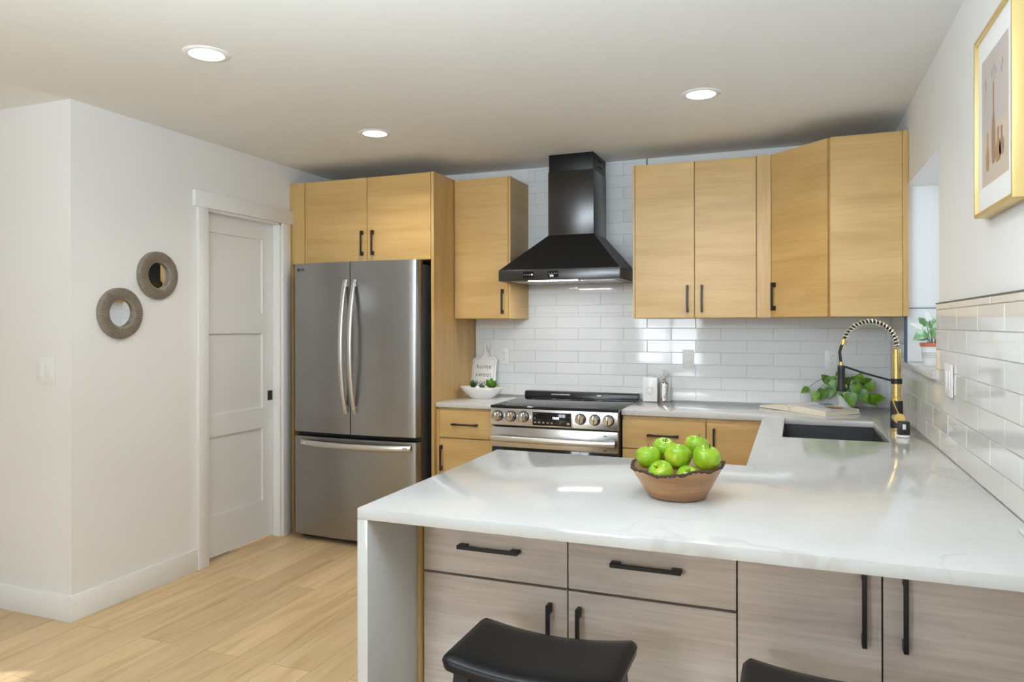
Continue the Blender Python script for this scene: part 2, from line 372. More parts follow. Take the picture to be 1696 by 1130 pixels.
cs.box(XL - .12, XL, DY0 - .0005, DY0 + .004, 0, DZ).box(XL - .055, XL, DY1 - .014, DY1 + .0005, 0, DZ).box(XL - .055, XL, DY0, DY1, DZ - .014, DZ)
struct('trim_1', cs, trim_m)

# ------------------------------------------------------------------ wall tile (each tile bedded with its own slight tilt)
def tiles(mb, u0, u1, z0, z1, zbase, jx, P, clip=None, W=.305, Hh=.0765, g=.0024, th=.008):
    """P(u, z, d) -> 3D; d is the distance out of the wall"""
    k0 = int(math.floor((z0 - zbase) / Hh + 1e-6)); k1 = int(math.ceil((z1 - zbase) / Hh - 1e-6))
    for k in range(k0, k1):
        a, b = max(z0, zbase + k * Hh) + g / 2, min(z1, zbase + (k + 1) * Hh) - g / 2
        if b - a < .004: continue
        off = jx + (W / 2 if k % 2 == 0 else 0)
        i0 = int(math.floor((u0 - off) / W)); i1 = int(math.ceil((u1 - off) / W))
        for i in range(i0, i1):
            l, r = max(u0, off + i * W) + g / 2, min(u1, off + (i + 1) * W) - g / 2
            if r - l < .006: continue
            segs = [(l, r, a, b)]
            if clip:
                c0, c1, cz = clip; ns = []
                for (l_, r_, a_, b_) in segs:
                    if b_ <= cz or r_ <= c0 or l_ >= c1: ns.append((l_, r_, a_, b_)); continue
                    if a_ < cz - .004: ns.append((l_, r_, a_, cz - .001))
                    aa = max(a_, cz)
                    if l_ < c0 - .004: ns.append((l_, c0, aa, b_))
                    if r_ > c1 + .004: ns.append((c1, r_, aa, b_))
                segs = ns
            tu, tz = random.gauss(0, .0022), random.gauss(0, .0032)
            for (l_, r_, a_, b_) in segs:
                cu, cz_ = (l_ + r_) / 2, (a_ + b_) / 2; c = .0014
                D = lambda u, z: th + (u - cu) * tu + (z - cz_) * tz
                q = [(l_, a_), (r_, a_), (r_, b_), (l_, b_)]; q2 = [(l_ + c, a_ + c), (r_ - c, a_ + c), (r_ - c, b_ - c), (l_ + c, b_ - c)]
                V = [P(u, z, .001) for u, z in q] + [P(u, z, D(u, z) - .0012) for u, z in q] + [P(u, z, D(u, z)) for u, z in q2]
                Fs = [(8, 9, 10, 11)] + [(i_, (i_ + 1) % 4, 4 + (i_ + 1) % 4, 4 + i_) for i_ in range(4)] + [(4 + i_, 4 + (i_ + 1) % 4, 8 + (i_ + 1) % 4, 8 + i_) for i_ in range(4)]
                mb.add(V, Fs)
TT = 1.473
TXB, TXR = -2.090, -.889
back = lambda u, z, d: (u, YB - .002 - d, z)
tb = MB(); tiles(tb, TXB, XR - .01, CT + .001, TT, CT, -1.341, back); tiles(tb, -1.70, TXR, TT, H - .002, CT, -1.341, back)
bt = struct('wall_back_tile', MB().box(TXB, XR, YB - .006, YB - .0005, CT - .03, TT).box(-1.70, TXR + .003, YB - .006, YB - .0005, TT, H - .001), grout_m, smooth=0)
tb.build('subway_tile', tile_m, bt, 30)
MB().box(TXR + .003, TXR + .008, YB - .011, YB - .0005, TT, H - .001).build('edge_strip', edge_dark, bt, 0)
right = lambda u, z, d: (XR - .002 - d, u, z)
tr = MB(); tiles(tr, 1.50, YB - .012, CT + .001, TT, CT, 2.41, right, clip=(WY0 + .010, WY1 - .010, 1.178))
rtile = struct('wall_right_tile', MB().box(XR - .006, XR - .0005, 1.50, YB - .006, CT - .03, 1.178).box(XR - .006, XR - .0005, 1.50, WY0 + .01, 1.178, TT).box(XR - .006, XR - .0005, WY1 - .01, YB - .006, 1.178, TT), grout_m, smooth=0)
tr.build('subway_tile', tile_wm, rtile, 30)
MB().box(XR - .011, XR, 1.50, WY0 + .012, TT, TT + .004).build('edge_strip', edge_dark, rtile, 0)
# tiled lower jambs of the window with a blue-grey edge strip
jt = MB().box(XR + .004, WX - .036, WY1 - .012, WY1 - .004, 1.2075, TT).box(XR + .004, WX - .036, WY0 + .004, WY0 + .012, 1.2075, TT)
jt.build('jamb_tile', tile_m, rtile, 0)
MB().box(XR - .011, XR + .004, WY1 - .0125, WY1 - .004, 1.2075, TT).build('jamb_edge_strip', edge_blue, rtile, 0)
MB().box(XR + .0, WX - .036, WY1 - .0125, WY1 - .004, TT, TT + .004).build('jamb_top_strip', edge_blue, rtile, 0)

# ------------------------------------------------------------------ cabinet helpers
def pull(mb, cx, yf, cz, L, vertical, M=None):
    """flat bar pull with square feet, standing out from a front at y = yf (towards -y)"""
    h, d = .0055, .030
    if vertical:
        mb.box(cx - h, cx + h, yf - d, yf - d + .009, cz - L / 2, cz + L / 2, .001, 1, M)
        for s in (-1, 1):
            z = cz + s * (L / 2 - .013)
            mb.box(cx - h, cx + h, yf - d + .004, yf, z - .013, z + .013, .001, 1, M)
    else:
        mb.box(cx - L / 2, cx + L / 2, yf - d, yf - d + .009, cz - h, cz + h, .001, 1, M)
        for s in (-1, 1):
            x = cx + s * (L / 2 - .013)
            mb.box(x - .013, x + .013, yf - d + .004, yf, cz - h, cz + h, .001, 1, M)
    return mb
FT = .019
def front(name, root, x0, x1, z0, z1, yf, hnd=None, m=None, gap=.0019):
    """slab door or drawer front with its pull; hnd = (cx, cz, length, vertical)"""
    o = MB().box(x0 + gap, x1 - gap, yf, yf + FT, z0 + gap, z1 - gap, .0008, 1).build(name, m or oak_h, root)
    if hnd: pull(MB(), hnd[0], yf, hnd[1], hnd[2], hnd[3]).build('handle', black_m, o)
    return o
def carcass(root, x0, x1, y0, y1, z0, z1, m=None):
    return MB().box(x0, x1, y0, y1, z0, z1, .0006, 1).build('carcass', m or oak_v, root)

# ------------------------------------------------------------------ fridge surround
t = thing('side_panel', 'tall oak end panel between the refrigerator and the small left wall cabinet', 'cabinet panel', (-2.102, 4.37, 0))
MB().box(-2.111, -2.092, 4.05, YB - .003, 0, 2.353, .0008, 1).build('panel', oak_v, t)
t = thing('side_panel', 'narrow oak filler panel between the white door casing and the refrigerator', 'cabinet panel', (-3.165, 4.37, 0))
MB().box(XL + .001, XL + .020, 4.058, YB - .003, 0, 1.802, .0008, 1).build('panel', oak_v, t)
t = thing('wall_cabinet', 'oak cabinet with two doors directly above the refrigerator', 'cabinet', (-2.645, 4.37, 1.805), group='oak wall cabinets')
carcass(t, -3.178, -2.1115, 4.07, YB - .003, 1.806, 2.350, oak_h)
MB().box(-3.178, -3.062, 4.050, 4.069, 1.806, 2.352, .0008, 1).build('filler_strip', oak_v, t)
MB().box(-3.061, -3.038, 4.056, 4.0695, 1.806, 2.352, .0008, 1).build('filler_strip', oak_v, t)
front('door', t, -3.037, -2.5735, 1.806, 2.352, 4.05, (-2.606, 1.926, .160, True))
front('door', t, -2.5735, -2.1115, 1.806, 2.352, 4.05, (-2.526, 1.926, .160, True))

# ------------------------------------------------------------------ wall cabinets
t = thing('wall_cabinet', 'narrow single-door oak wall cabinet between the tall panel and the black hood', 'cabinet', (-1.89, 4.5, 1.437), group='oak wall cabinets')
carcass(t, -2.090, -1.694, 4.360, YB - .003, 1.437, 2.349, oak_h)
front('door', t, -2.089, -1.708, 1.437, 2.350, 4.340, (-1.745, 1.546, .158, True))
MB().box(-1.7075, -1.694, 4.341, 4.3595, 1.437, 2.350, .0006, 1).build('edge_panel', oak_v, t)
t = thing('wall_cabinet', 'wide two-door oak wall cabinet to the right of the black hood', 'cabinet', (-.55, 4.5, 1.434), group='oak wall cabinets')
carcass(t, -.906, -.199, 4.360, YB - .003, 1.434, 2.349, oak_h)
MB().box(-.906, -.8925, 4.341, 4.3595, 1.434, 2.350, .0006, 1).build('edge_panel', oak_v, t)
front('door', t, -.892, -.543, 1.434, 2.350, 4.340, (-.583, 1.546, .158, True))
front('door', t, -.543, -.2005, 1.434, 2.350, 4.340, (-.501, 1.546, .158, True))
t = thing('wall_cabinet', 'angled oak corner wall cabinet beside the window with one slanted door', 'cabinet', (.25, 4.4, 1.434), group='oak wall cabinets')
MB().prism([(-.122, 4.362), (.176, 4.064), (.522, 4.064), (.522, YB - .012), (-.122, YB - .012)], 'z', 1.434, 2.349, .0006, 1).build('carcass', oak_h, t)
MB().box(-.1985, -.123, 4.340, 4.3595, 1.434, 2.350, .0008, 1).build('filler_strip', oak_v, t)
# diagonal door
p0, p1 = Vector((-.1225, 4.3445, 0)), Vector((.1615, 4.0605, 0)); Ld = (p1 - p0).length
Mdiag = Matrix.Translation(p0) @ Matrix.Rotation(-PI / 4, 4, 'Z')
dd = MB().box(.001, Ld - .006, 0, FT - .001, 1.4355, 2.3490, .0008, 1, M=Mdiag).build('door', oak_h, t)
pull(MB(), .030, 0, 1.551, .155, True, Mdiag).build('handle', black_m, dd)
MB().box(.170, .497, 4.050, 4.063, 1.4345, 2.3500, .0008, 1).build('side_panel', oak_h, t)
MB().box(.498, .5235, 4.048, 4.063, 1.4345, 2.3505, .0008, 1).build('filler_strip', oak_v, t)

# ------------------------------------------------------------------ base cabinets on the back wall
TK = .10
t = thing('base_cabinet', 'oak base cabinet with drawer and door between refrigerator panel and range', 'cabinet', (-1.89, 4.4, 0), group='oak base cabinets')
carcass(t, -2.088, -1.697, 4.10, YB - .012, TK, .883)
MB().box(-2.09, -1.696, 4.15, 4.16, 0, TK).build('toe_kick', oak_v, t)
front('drawer', t, -2.070, -1.703, .696, .870, 4.080, (-1.893, .782, .172, False))
front('door', t, -2.070, -1.703, .105, .693, 4.080, (-2.053, .570, .158, True))
MB().box(-2.0915, -2.072, 4.085, 4.0995, TK, .870, .0006, 1).build('filler_strip', oak_v, t)
t = thing('base_cabinet', 'oak drawer base cabinet to the right of the range', 'cabinet', (-.68, 4.4, 0), group='oak base cabinets')
carcass(t, -.914, -.451, 4.10, YB - .012, TK, .883)
MB().box(-.914, -.451, 4.15, 4.16, 0, TK).build('toe_kick', oak_v, t)
front('drawer', t, -.914, -.4515, .698, .862, 4.080, (-.684, .778, .172, False))
front('drawer', t, -.914, -.4515, .402, .695, 4.080, (-.684, .60, .172, False))
front('drawer', t, -.914, -.4515, .105, .399, 4.080, (-.684, .30, .172, False))
t = thing('base_cabinet', 'oak corner base cabinet whose door meets the sink counter', 'cabinet', (-.2, 4.4, 0), group='oak base cabinets')
carcass(t, -.449, -.131, 4.10, YB - .012, TK, .883)
MB().box(-.449, -.131, 4.15, 4.16, 0, TK).build('toe_kick', oak_v, t)
front('door', t, -.4495, -.134, .105, .862, 4.080, (-.408, .752, .158, True))
t = thing('sink_base_cabinet', 'oak base cabinets under the sink counter, seen only as their inner end', 'cabinet', (.2, 3.35, 0))
MB().box(-.129, -.11, 2.585, 4.079, TK, .883).box(-.11, .52, 2.585, 2.60, TK, .883).box(-.11, .52, 4.081, 4.095, TK, .883).build('carcass', oak_v, t)
MB().box(-.08, .5, 2.60, 4.08, 0, TK).build('toe_kick', oak_v, t)

# ------------------------------------------------------------------ peninsula cabinets facing the room
YP, YPB = 1.920, 2.57
def pen_unit(label, x0, x1, hx):
    t = thing('peninsula_cabinet', label, 'cabinet', ((x0 + x1) / 2, 2.25, 0), group='daylight-toned oak cabinets under the peninsula counter')
    carcass(t, x0 + .001, x1 - .001, YP + FT + .002, YPB, TK, .882, gap_m)
    MB().box(x0, x1, 1.99, 2.0, 0, TK).build('toe_kick', oak_v, t)
    front('drawer', t, x0, x1, .668, .872, YP, ((x0 + x1) / 2 - .008 if hx < 0 else (x0 + x1) / 2 - .006, .756, .186, False), daylit_h)
    front('door', t, x0, x1, .105, .665, YP, (x1 - .050 if hx < 0 else x0 + .034, .545, .160, True), daylit_h)
pen_unit('daylight-toned oak peninsula cabinet next to the white waterfall end, behind the left black stool', -1.0285, -.582, -1)
pen_unit('middle daylight-toned oak peninsula cabinet, its drawer just left of the tall double doors', -.582, -.137, 1)
t = thing('peninsula_cabinet', 'daylight-toned oak peninsula cabinet at right end with two tall full-height doors', 'cabinet', (.19, 2.25, 0), group='daylight-toned oak cabinets under the peninsula counter')
carcass(t, -.136, .522, YP + FT + .002, YPB, TK, .882, gap_m)
MB().box(-.137, .522, 1.99, 2.0, 0, TK).build('toe_kick', oak_v, t)
front('door', t, -.137, .192, .105, .872, YP, (.152, .722, .180, True), daylit_h)
front('door', t, .192, .521, .105, .872, YP, (.2385, .722, .180, True), daylit_h)
t = thing('side_panel', 'slim oak end panel inside the white waterfall leg of the peninsula', 'cabinet panel', (-1.035, 2.2, 0))
MB().box(-1.0405, -1.029, 1.905, YPB, 0, .883, .0006, 1).build('panel', oak_v, t)

# ------------------------------------------------------------------ worktops
def slab(xs, ys, keep, z0, z1):
    bm = bmesh.new(); V = {}
    for i, x in enumerate(xs):
        for j, y in enumerate(ys): V[i, j] = bm.verts.new((x, y, z1))
    for i in range(len(xs) - 1):
        for j in range(len(ys) - 1):
            if keep((xs[i] + xs[i + 1]) / 2, (ys[j] + ys[j + 1]) / 2): bm.faces.new((V[i, j], V[i + 1, j], V[i + 1, j + 1], V[i, j + 1]))
    bmesh.ops.delete(bm, geom=[v for v in bm.verts if not v.link_faces], context='VERTS')
    r = bmesh.ops.extrude_face_region(bm, geom=bm.faces[:])
    for v in r['geom']:
        if isinstance(v, bmesh.types.BMVert): v.co.z = z0
    bmesh.ops.recalc_face_normals(bm, faces=bm.faces[:])
    bmesh.ops.dissolve_limit(bm, angle_limit=.01, verts=bm.verts[:], edges=bm.edges[:])
    ed = [e for e in bm.edges if len(e.link_faces) == 2 and e.calc_face_angle(0) > .5]
    bmesh.ops.bevel(bm, geom=ed, offset=.0018, segments=2, affect='EDGES', profile=.5)
    bmesh.ops.triangulate(bm, faces=[f for f in bm.faces if len(f.verts) > 4])
    return MB().addbm(bm)
CB, TW = CT - .030, XR - .011
PX0, PY0_, PY1_ = -1.072, 1.637, 2.602
SX0, SX1, SY0, SY1 = -.05, .360, 3.318, 3.995
top = slab([PX0, -.917, -.155, SX0, SX1, TW], [PY0_, PY1_, SY0, SY1, 4.075, YB - .012],
           lambda x, y: not (SX0 < x < SX1 and SY0 < y < SY1) and (y < PY1_ or x > -.155 or (y > 4.075 and x > -.917)), CB, CT)
wt = thing('worktop', 'white veined quartz worktop wrapping from peninsula past the sink to the range', 'worktop', (-.3, 2.1, CB))
top.build('slab', quartz, wt)
MB().box(PX0, -1.041, PY0_, PY1_, 0, CB, .0015).build('waterfall_leg', quartz, wt)
wt2 = thing('worktop', 'short white quartz worktop left of the range under the home sweet home board', 'worktop', (-1.9, 4.38, CB))
MB().box(-2.0915, -1.694, 4.075, YB - .012, CB, CT, .0018).build('slab', quartz, wt2)

# ------------------------------------------------------------------ sink
t = thing('sink', 'black undermount sink set into the white worktop below the window', 'sink', (.155, 3.65, CB - .22))
sk = MB(); a = .012; zt, zb = CB - .001, CB - .22
ring = lambda x0, x1, y0, y1, z: [(x0, y0, z), (x1, y0, z), (x1, y1, z), (x0, y1, z)]
V = ring(SX0 - .02, SX1 + .02, SY0 - .02, SY1 + .02, zt) + ring(SX0 + .002, SX1 - .002, SY0 + .002, SY1 - .002, zt) + ring(SX0 + .014, SX1 - .014, SY0 + .014, SY1 - .014, zb + .015) + ring(SX0 + .03, SX1 - .03, SY0 + .03, SY1 - .03, zb) + ring(SX0 - .02, SX1 + .02, SY0 - .02, SY1 + .02, zb - .01)
Fs = []
for r in range(3):
    for i in range(4): Fs.append((r * 4 + i, r * 4 + (i + 1) % 4, r * 4 + 4 + (i + 1) % 4, r * 4 + 4 + i))
Fs.append((12, 13, 14, 15)); Fs.append((19, 18, 17, 16))
for i in range(4): Fs.append((16 + i, 16 + (i + 1) % 4, (i + 1) % 4, i))
sk.add(V, Fs).build('basin', granite, t, 0)
MB().lathe([(0, 0), (.045, 0), (.045, .004), (.03, .006), (0, .004)], (.155, 3.66, zb), 24).build('drain', chrome_m, t)

# ------------------------------------------------------------------ refrigerator
t = thing('refrigerator', 'dark stainless french-door refrigerator with bottom freezer beside the white door', 'refrigerator', (-2.61, 4.3, 0))
FX0, FX1, FM = -3.062, -2.150, -2.6105
MB().box(FX0 + .006, FX1 - .004, 4.012, 4.66, .03, 1.775, .004).build('body', fr_side, t)
def bowed(x0, x1, z0, z1, ye, yc, yb, X0=FX0, X1=FX1, rl=0, rr=0, n=14):
    """door with a gently bowed face (bow measured across X0..X1), rounded outer edges"""
    pts = []
    for i in range(n + 1):
        x = x0 + (x1 - x0) * i / n; u = (2 * (x - X0) / (X1 - X0) - 1)
        pts.append((x, ye + (yc - ye) * (1 - u * u)))
    rr_c = .020
    if rl:
        y_ = pts[0][1]; pts = [(x0 + rr_c - rr_c * math.cos(k * PI / 16), y_ + rr_c - rr_c * math.sin(k * PI / 16)) for k in range(8)] + [p for p in pts if p[0] >= x0 + rr_c]
    if rr:
        y_ = pts[-1][1]; pts = [p for p in pts if p[0] <= x1 - rr_c] + [(x1 - rr_c + rr_c * math.sin(k * PI / 16), y_ + rr_c - rr_c * math.cos(k * PI / 16)) for k in range(1, 9)]
    pts += [(x1, yb), (x0, yb)]
    return MB().prism(pts, 'z', z0, z1)
DYE, DYC, DYB = 3.938, 3.912, 4.006
dl = bowed(FX0, FM - .0025, .706, 1.798, DYE, DYC, DYB, rl=1).build('door', fridge_m, t, 25)
dr = bowed(FM + .0025, FX1, .706, 1.798, DYE, DYC, DYB, rr=1).build('door', fridge_m, t, 25)
fz = bowed(FX0, FX1, .040, .676, DYE, DYC, DYB, rl=1, rr=1, n=24).build('freezer_drawer', fridge_m, t, 25)
def strap(pts, w, th, side):
    """flat curved handle bar: pts centre line, w width along side, th thickness"""
    side = Vector(side); mb = MB(); rings = []
    P_ = [Vector(p) for p in pts]
    for i, p in enumerate(P_):
        tg = (P_[min(i + 1, len(P_) - 1)] - P_[max(i - 1, 0)]).normalized(); nn = tg.cross(side).normalized(); s = side
        c = .28
        rings.append([p + s * (w / 2 * a_) + nn * (th / 2 * b_) for a_, b_ in ((-1, -c), (-1 + c, -1), (1 - c, -1), (1, -c), (1, c), (1 - c, 1), (-1 + c, 1), (-1, c))])
    n = 8; V = [v for r_ in rings for v in r_]; Fs = [(i * n + k, i * n + (k + 1) % n, (i + 1) * n + (k + 1) % n, (i + 1) * n + k) for i in range(len(P_) - 1) for k in range(n)]
    Fs += [tuple(range(n))[::-1], tuple(range((len(P_) - 1) * n, len(P_) * n))]
    return mb.add(V, Fs)
for dobj, sx in ((dl, -1), (dr, 1)):
    pts = []
    for i in range(25):
        u = i / 24; bow = math.sin(PI * u) ** .75
        pts.append((FM + sx * (.033 + .000 * bow), 3.908 - .060 * bow, .842 + (1.682 - .842) * u))
    hb = strap(pts, .030, .013, (1, 0, 0))
    for z in (.875, 1.650): hb.box(FM + sx * .033 - .010, FM + sx * .033 + .010, 3.888, 3.920, z - .012, z + .012, .003)
    hb.build('handle', handle_m, dobj, 50)
pts = []
for i in range(25):
    u = i / 24; bow = math.sin(PI * u) ** .75; pts.append((-2.985 + (.80) * u, 3.915 - .055 * bow - .010 * math.sin(PI * u), .640))
hb = strap(pts, .036, .013, (0, 0, 1))
for x in (-2.955, -2.215): hb.box(x - .012, x + .012, 3.890, 3.925, .630, .650, .003)
hb.build('handle', handle_m, fz, 50)
MB().box(FX1 - .060, FX1 - .006, 4.0065, 4.046, 1.7752, 1.795, .004).build('hinge_cover', steel_m, t); MB().box(FX0 + .006, FX0 + .06, 4.0065, 4.046, 1.7752, 1.795, .004).build('hinge_cover', steel_m, t)
MB().box(FX0 + .03, FX1 - .03, 3.985, 4.02, .01, .045, .003).build('base_grille', gap_m, t); MB().box(FX0 + .01, FX1 - .01, 3.975, 4.011, .679, .703).build('door_gasket', gap_m, t)
lg = MB().prism([(-3.019 + .0105 * math.cos(a * PI / 10), 1.757 + .0105 * math.sin(a * PI / 10)) for a in range(20)], 'y', 3.9308, 3.9375)
lg.build('logo', fr_side, dl)
text('logo_lettering', 'LG', .021, fr_side, dl, (-2.984, 3.9290, 1.757), depth=.0012, bold=.0006)
for s in (0, 1): MB().box((FX0, FX1)[s] + (.05, -.07)[s], (FX0, FX1)[s] + (.07, -.05)[s], 4.05, 4.09, 0, .032).build('foot', gap_m, t)

# ------------------------------------------------------------------ range
t = thing('range', 'slide-in stainless electric range with black glass cooktop and six knobs', 'range', (-1.305, 4.3, 0))
R0, R1 = -1.690, -.921
MB().box(R0 + .004, R1 - .004, 4.045, 4.64, .02, .903, .003).build('body', fr_side, t)
ck = MB().prism([(4.004, .907), (4.010, .9185), (4.60, .9185), (4.60, .904), (4.012, .904)], 'x', R0 - .003, R1 + .003, .0008, 1)
ck = ck.build('cooktop', glass_black, t)
ringm = MB()
for (x, y, r) in ((-1.51, 4.18, .10), (-1.10, 4.18, .115), (-1.51, 4.45, .075), (-1.10, 4.45, .08), (-1.305, 4.45, .06)):
    ringm.tube([(x + r * math.cos(a * PI / 24), y + r * math.sin(a * PI / 24), .9184) for a in range(48)], .0007, 4, True)
ringm.build('burner_marking', icon_m, ck)
vt = MB().prism([(4.575, .919), (4.583, .952), (4.592, .957), (4.636, .957), (4.640, .919)], 'x', R0 + .004, R1 - .002, .002, 2).build('rear_vent', mat('satin_black', (.014, .014, .015), .25), t)
for (x0, x1) in ((-1.50, -1.37), (-1.19, -1.16)): MB().box(x0, x1, 4.5765, 4.5815, .934, .942, .001, 1).build('vent_slot', steel_m, vt)
# control panel, slightly sloped
cp = MB().prism([(4.006, .903), (4.000, .806), (4.012, .798), (4.045, .798), (4.045, .903)], 'x', R0, R1, .0015, 2).build('control_panel', steel_m, t)
yf_ = lambda z: 4.006 - (.903 - z) * .006 / .097
dp = MB().box(-1.425, -1.190, 3.9975, 4.006, .812, .889, .0015).build('display', glass_black, cp)
MB().box(-1.432, -1.183, 4.0000, 4.004, .806, .895, .001).build('display_bezel', handle_m, cp)
text('clock_digits', '10:00', .0185, led_disp, dp, (-1.283, 3.9970, .857), bold=.0004)
ic = MB()
for i in range(9): 
    x = -1.408 + i * .0255
    if i < 5: ic.box(x - .006, x + .006, 3.9968, 3.9974, .825, .833)
    elif i < 7: ic.box(x - .004, x + .004, 3.9968, 3.9974, .828, .830)
ic.box(-1.216, -1.198, 3.9968, 3.9974, .823, .835).box(-1.413, -1.400, 3.9968, 3.9974, .878, .880).box(-1.411, -1.406, 3.9968, 3.9974, .850, .858)
ic.build('touch_icons', icon_m, dp, 0)
for kx, kz in ((-1.645, .858), (-1.560, .858), (-1.480, .859), (-1.135, .859), (-1.052, .858), (-.972, .858)):
    k = MB().lathe([(0, .012), (.030, .012), (.0325, .006), (.0325, 0), (0, 0)], (kx, yf_(.86) - .0002, kz), 28, Matrix.Rotation(PI / 2, 4, 'X')).build('knob_collar', black_m, cp)
    kb = MB().lathe([(0, .040), (.022, .040), (.0255, .036), (.0285, .012), (0, .012)], (kx, yf_(.86), kz), 28, Matrix.Rotation(PI / 2, 4, 'X'))
    kb.box(kx - .0045, kx + .0045, yf_(.86) - .046, yf_(.86) - .038, kz - .022, kz + .024, .0015)
    k2 = kb.build('knob', chrome_m, cp)
# oven door
od = MB().box(R0 + .002, R1 - .002, 4.010, 4.043, .673, .792, .003).build('oven_door', steel_m, t)
MB().box(R0 + .004, R1 - .004, 4.012, 4.043, .16, .672, .002).build('door_glass', glass_black, od)
MB().box(R0 + .004, R1 - .004, 4.014, 4.043, .04, .156, .002).build('warming_drawer', steel_m, t)
pts = [(R0 + .012 + (R1 - R0 - .024) * i / 20, 3.975 - .022 * math.sin(PI * i / 20) ** .8, .728) for i in range(21)]
hb = strap(pts, .034, .014, (0, 0, 1))
for x in (R0 + .03, R1 - .03): hb.box(x - .012, x + .012, 3.972, 4.012, .718, .738, .003)
hb.build('handle', handle_m, od, 50)
st = MB().box(-1.010, -.945, 4.0113, 4.0118, .615, .652).build('energy_sticker', white_pl, od, 0)
MB().box(-1.003, -.995, 4.0108, 4.0112, .620, .645).box(-.985, -.975, 4.0108, 4.0112, .632, .645).box(-.968, -.955, 4.0108, 4.0112, .628, .640).build('sticker_print', ink, st, 0)
MB().box(-1.005, -.985, 4.0092, 4.0099, .765, .769).build('door_print', ink, od, 0); MB().box(-1.005, -.985, 4.0092, 4.0099, .682, .688).build('door_print', ink, od, 0)

# ------------------------------------------------------------------ hood
t = thing('range_hood', 'black chimney range hood hanging on the tiled wall above the range', 'range hood', (-1.305, 4.5, 1.667))
HX0, HX1, HY = -1.7165, -.951, 4.195
cnp = MB(); C0, C1, CYF = -1.446, -1.150, 4.360
yb_ = YB - .012
V = [(HX0 + .002, HY + .002, 1.7345), (HX1 - .002, HY + .002, 1.7345), (HX1 - .002, yb_, 1.7345), (HX0 + .002, yb_, 1.7345), (C0, CYF, 1.957), (C1, CYF, 1.957), (C1, yb_, 1.957), (C0, yb_, 1.957)]
Fs = [(0, 1, 5, 4), (1, 2, 6, 5), (2, 3, 7, 6), (3, 0, 4, 7), (4, 5, 6, 7), (3, 2, 1, 0)]
cn = cnp.add(V, Fs).build('canopy', hood_matte, t, 0)
lip = MB(); V = []
lp = MB().box(HX0, HX1, HY, HY + .014, 1.667, 1.735, .0015).box(HX0, HX0 + .014, HY + .014, yb_, 1.667, 1.735).box(HX1 - .014, HX1, HY + .014, yb_, 1.667, 1.735).box(HX0 + .014, HX1 - .014, yb_ - .014, yb_, 1.667, 1.735)
lp = lp.build('lip', hood_m, t)
MB().box(C0, C1, CYF, yb_, 1.957, 2.356, .003).build('chimney', hood_m, t)
ex = MB().box(C0 + .004, C1 - .004, CYF + .004, yb_, 2.356, H - .001, .002).build('chimney_extension', hood_matte, t)
for z in (2.425, 2.385): MB().box(C1 - .0042, C1 - .003, 4.47, 4.57, z, z + .015).build('vent_slot', gap_m, ex, 0)
und = MB().box(HX0 + .014, HX1 - .014, HY + .014, yb_ - .014, 1.668, 1.680).build('underside', hood_m, t, 0)
fl = MB()
for k in range(3):
    x0 = HX0 + .05 + k * .225
    fl.box(x0, x0 + .215, HY + .10, yb_ - .06, 1.6655, 1.668)
    for q in range(9): fl.box(x0 + .008 + q * .023, x0 + .016 + q * .023, HY + .11, yb_ - .07, 1.664, 1.6655)
fl.build('grease_filter', steel_m, und, 0)
MB().box(-1.53, -1.22, HY + .024, HY + .052, 1.6645, 1.668, .001).build('light_bar', led_hood, und)
ctl = MB().box(-1.395, -1.327, HY - .0015, HY, 1.683, 1.722).build('control_panel', glass_black, lp, 0); ctl2 = MB().box(-1.553, -1.485, HY - .0015, HY, 1.683, 1.722).build('control_panel', glass_black, lp, 0)
for x in (-1.543, -1.529, -1.513): MB().box(x - .003, x + .003, HY - .0022, HY - .0015, 1.699, 1.706).build('button', icon_m, ctl2, 0)
for x in (-1.385, -1.368, -1.352, -1.337): MB().box(x - .003, x + .003, HY - .0022, HY - .0015, 1.704, 1.710).build('button', icon_m, ctl, 0)
MB().lathe([(0, .001), (.005, .001), (.005, 0), (0, 0)], (-1.496, HY - .0012, 1.703), 16, Matrix.Rotation(PI / 2, 4, 'X')).build('indicator_light', led_dot, ctl2)
MB().box(-1.381, -1.358, HY - .0022, HY - .0015, 1.687, 1.700).build('white_button', white_pl, ctl, 0)
light('hood_light', 'AREA', (-1.375, HY + .06, 1.660), (0, 0, 0), 2.2, (1, .97, .92), shape='RECTANGLE', size=.30, size_y=.04)

# ------------------------------------------------------------------ recessed ceiling lights
def downlight(x, y, label, watts):
    t = thing('ceiling_light', label, 'ceiling light', (x, y, H), group='recessed ceiling lights')
    MB().lathe([(.066, -.0005), (.066, -.005), (.071, -.006), (.088, -.002), (.090, -.0003)], (x, y, H), 40).build('trim_ring', ceil_m, t)
    MB().lathe([(0, -.0035), (.066, -.0035), (.066, -.0008), (0, -.0008)], (x, y, H), 40).build('diffuser', led_w, t)
    light('ceiling_light_beam', 'SPOT', (x, y, H - .012), (0, 0, 0), watts, (1.0, .92, .81), spot_size=math.radians(150), spot_blend=.9, shadow_soft_size=.06)
downlight(-2.157, 2.241, 'recessed round ceiling light nearest the white door wall and the camera', 16)
downlight(-2.176, 3.505, 'recessed round ceiling light in front of the refrigerator cabinet', 44)
downlight(-.403, 3.468, 'recessed round ceiling light in front of the right wall cabinets', 48)
downlight(-.385, 2.10, 'recessed round ceiling light above the bowl of apples', 15)

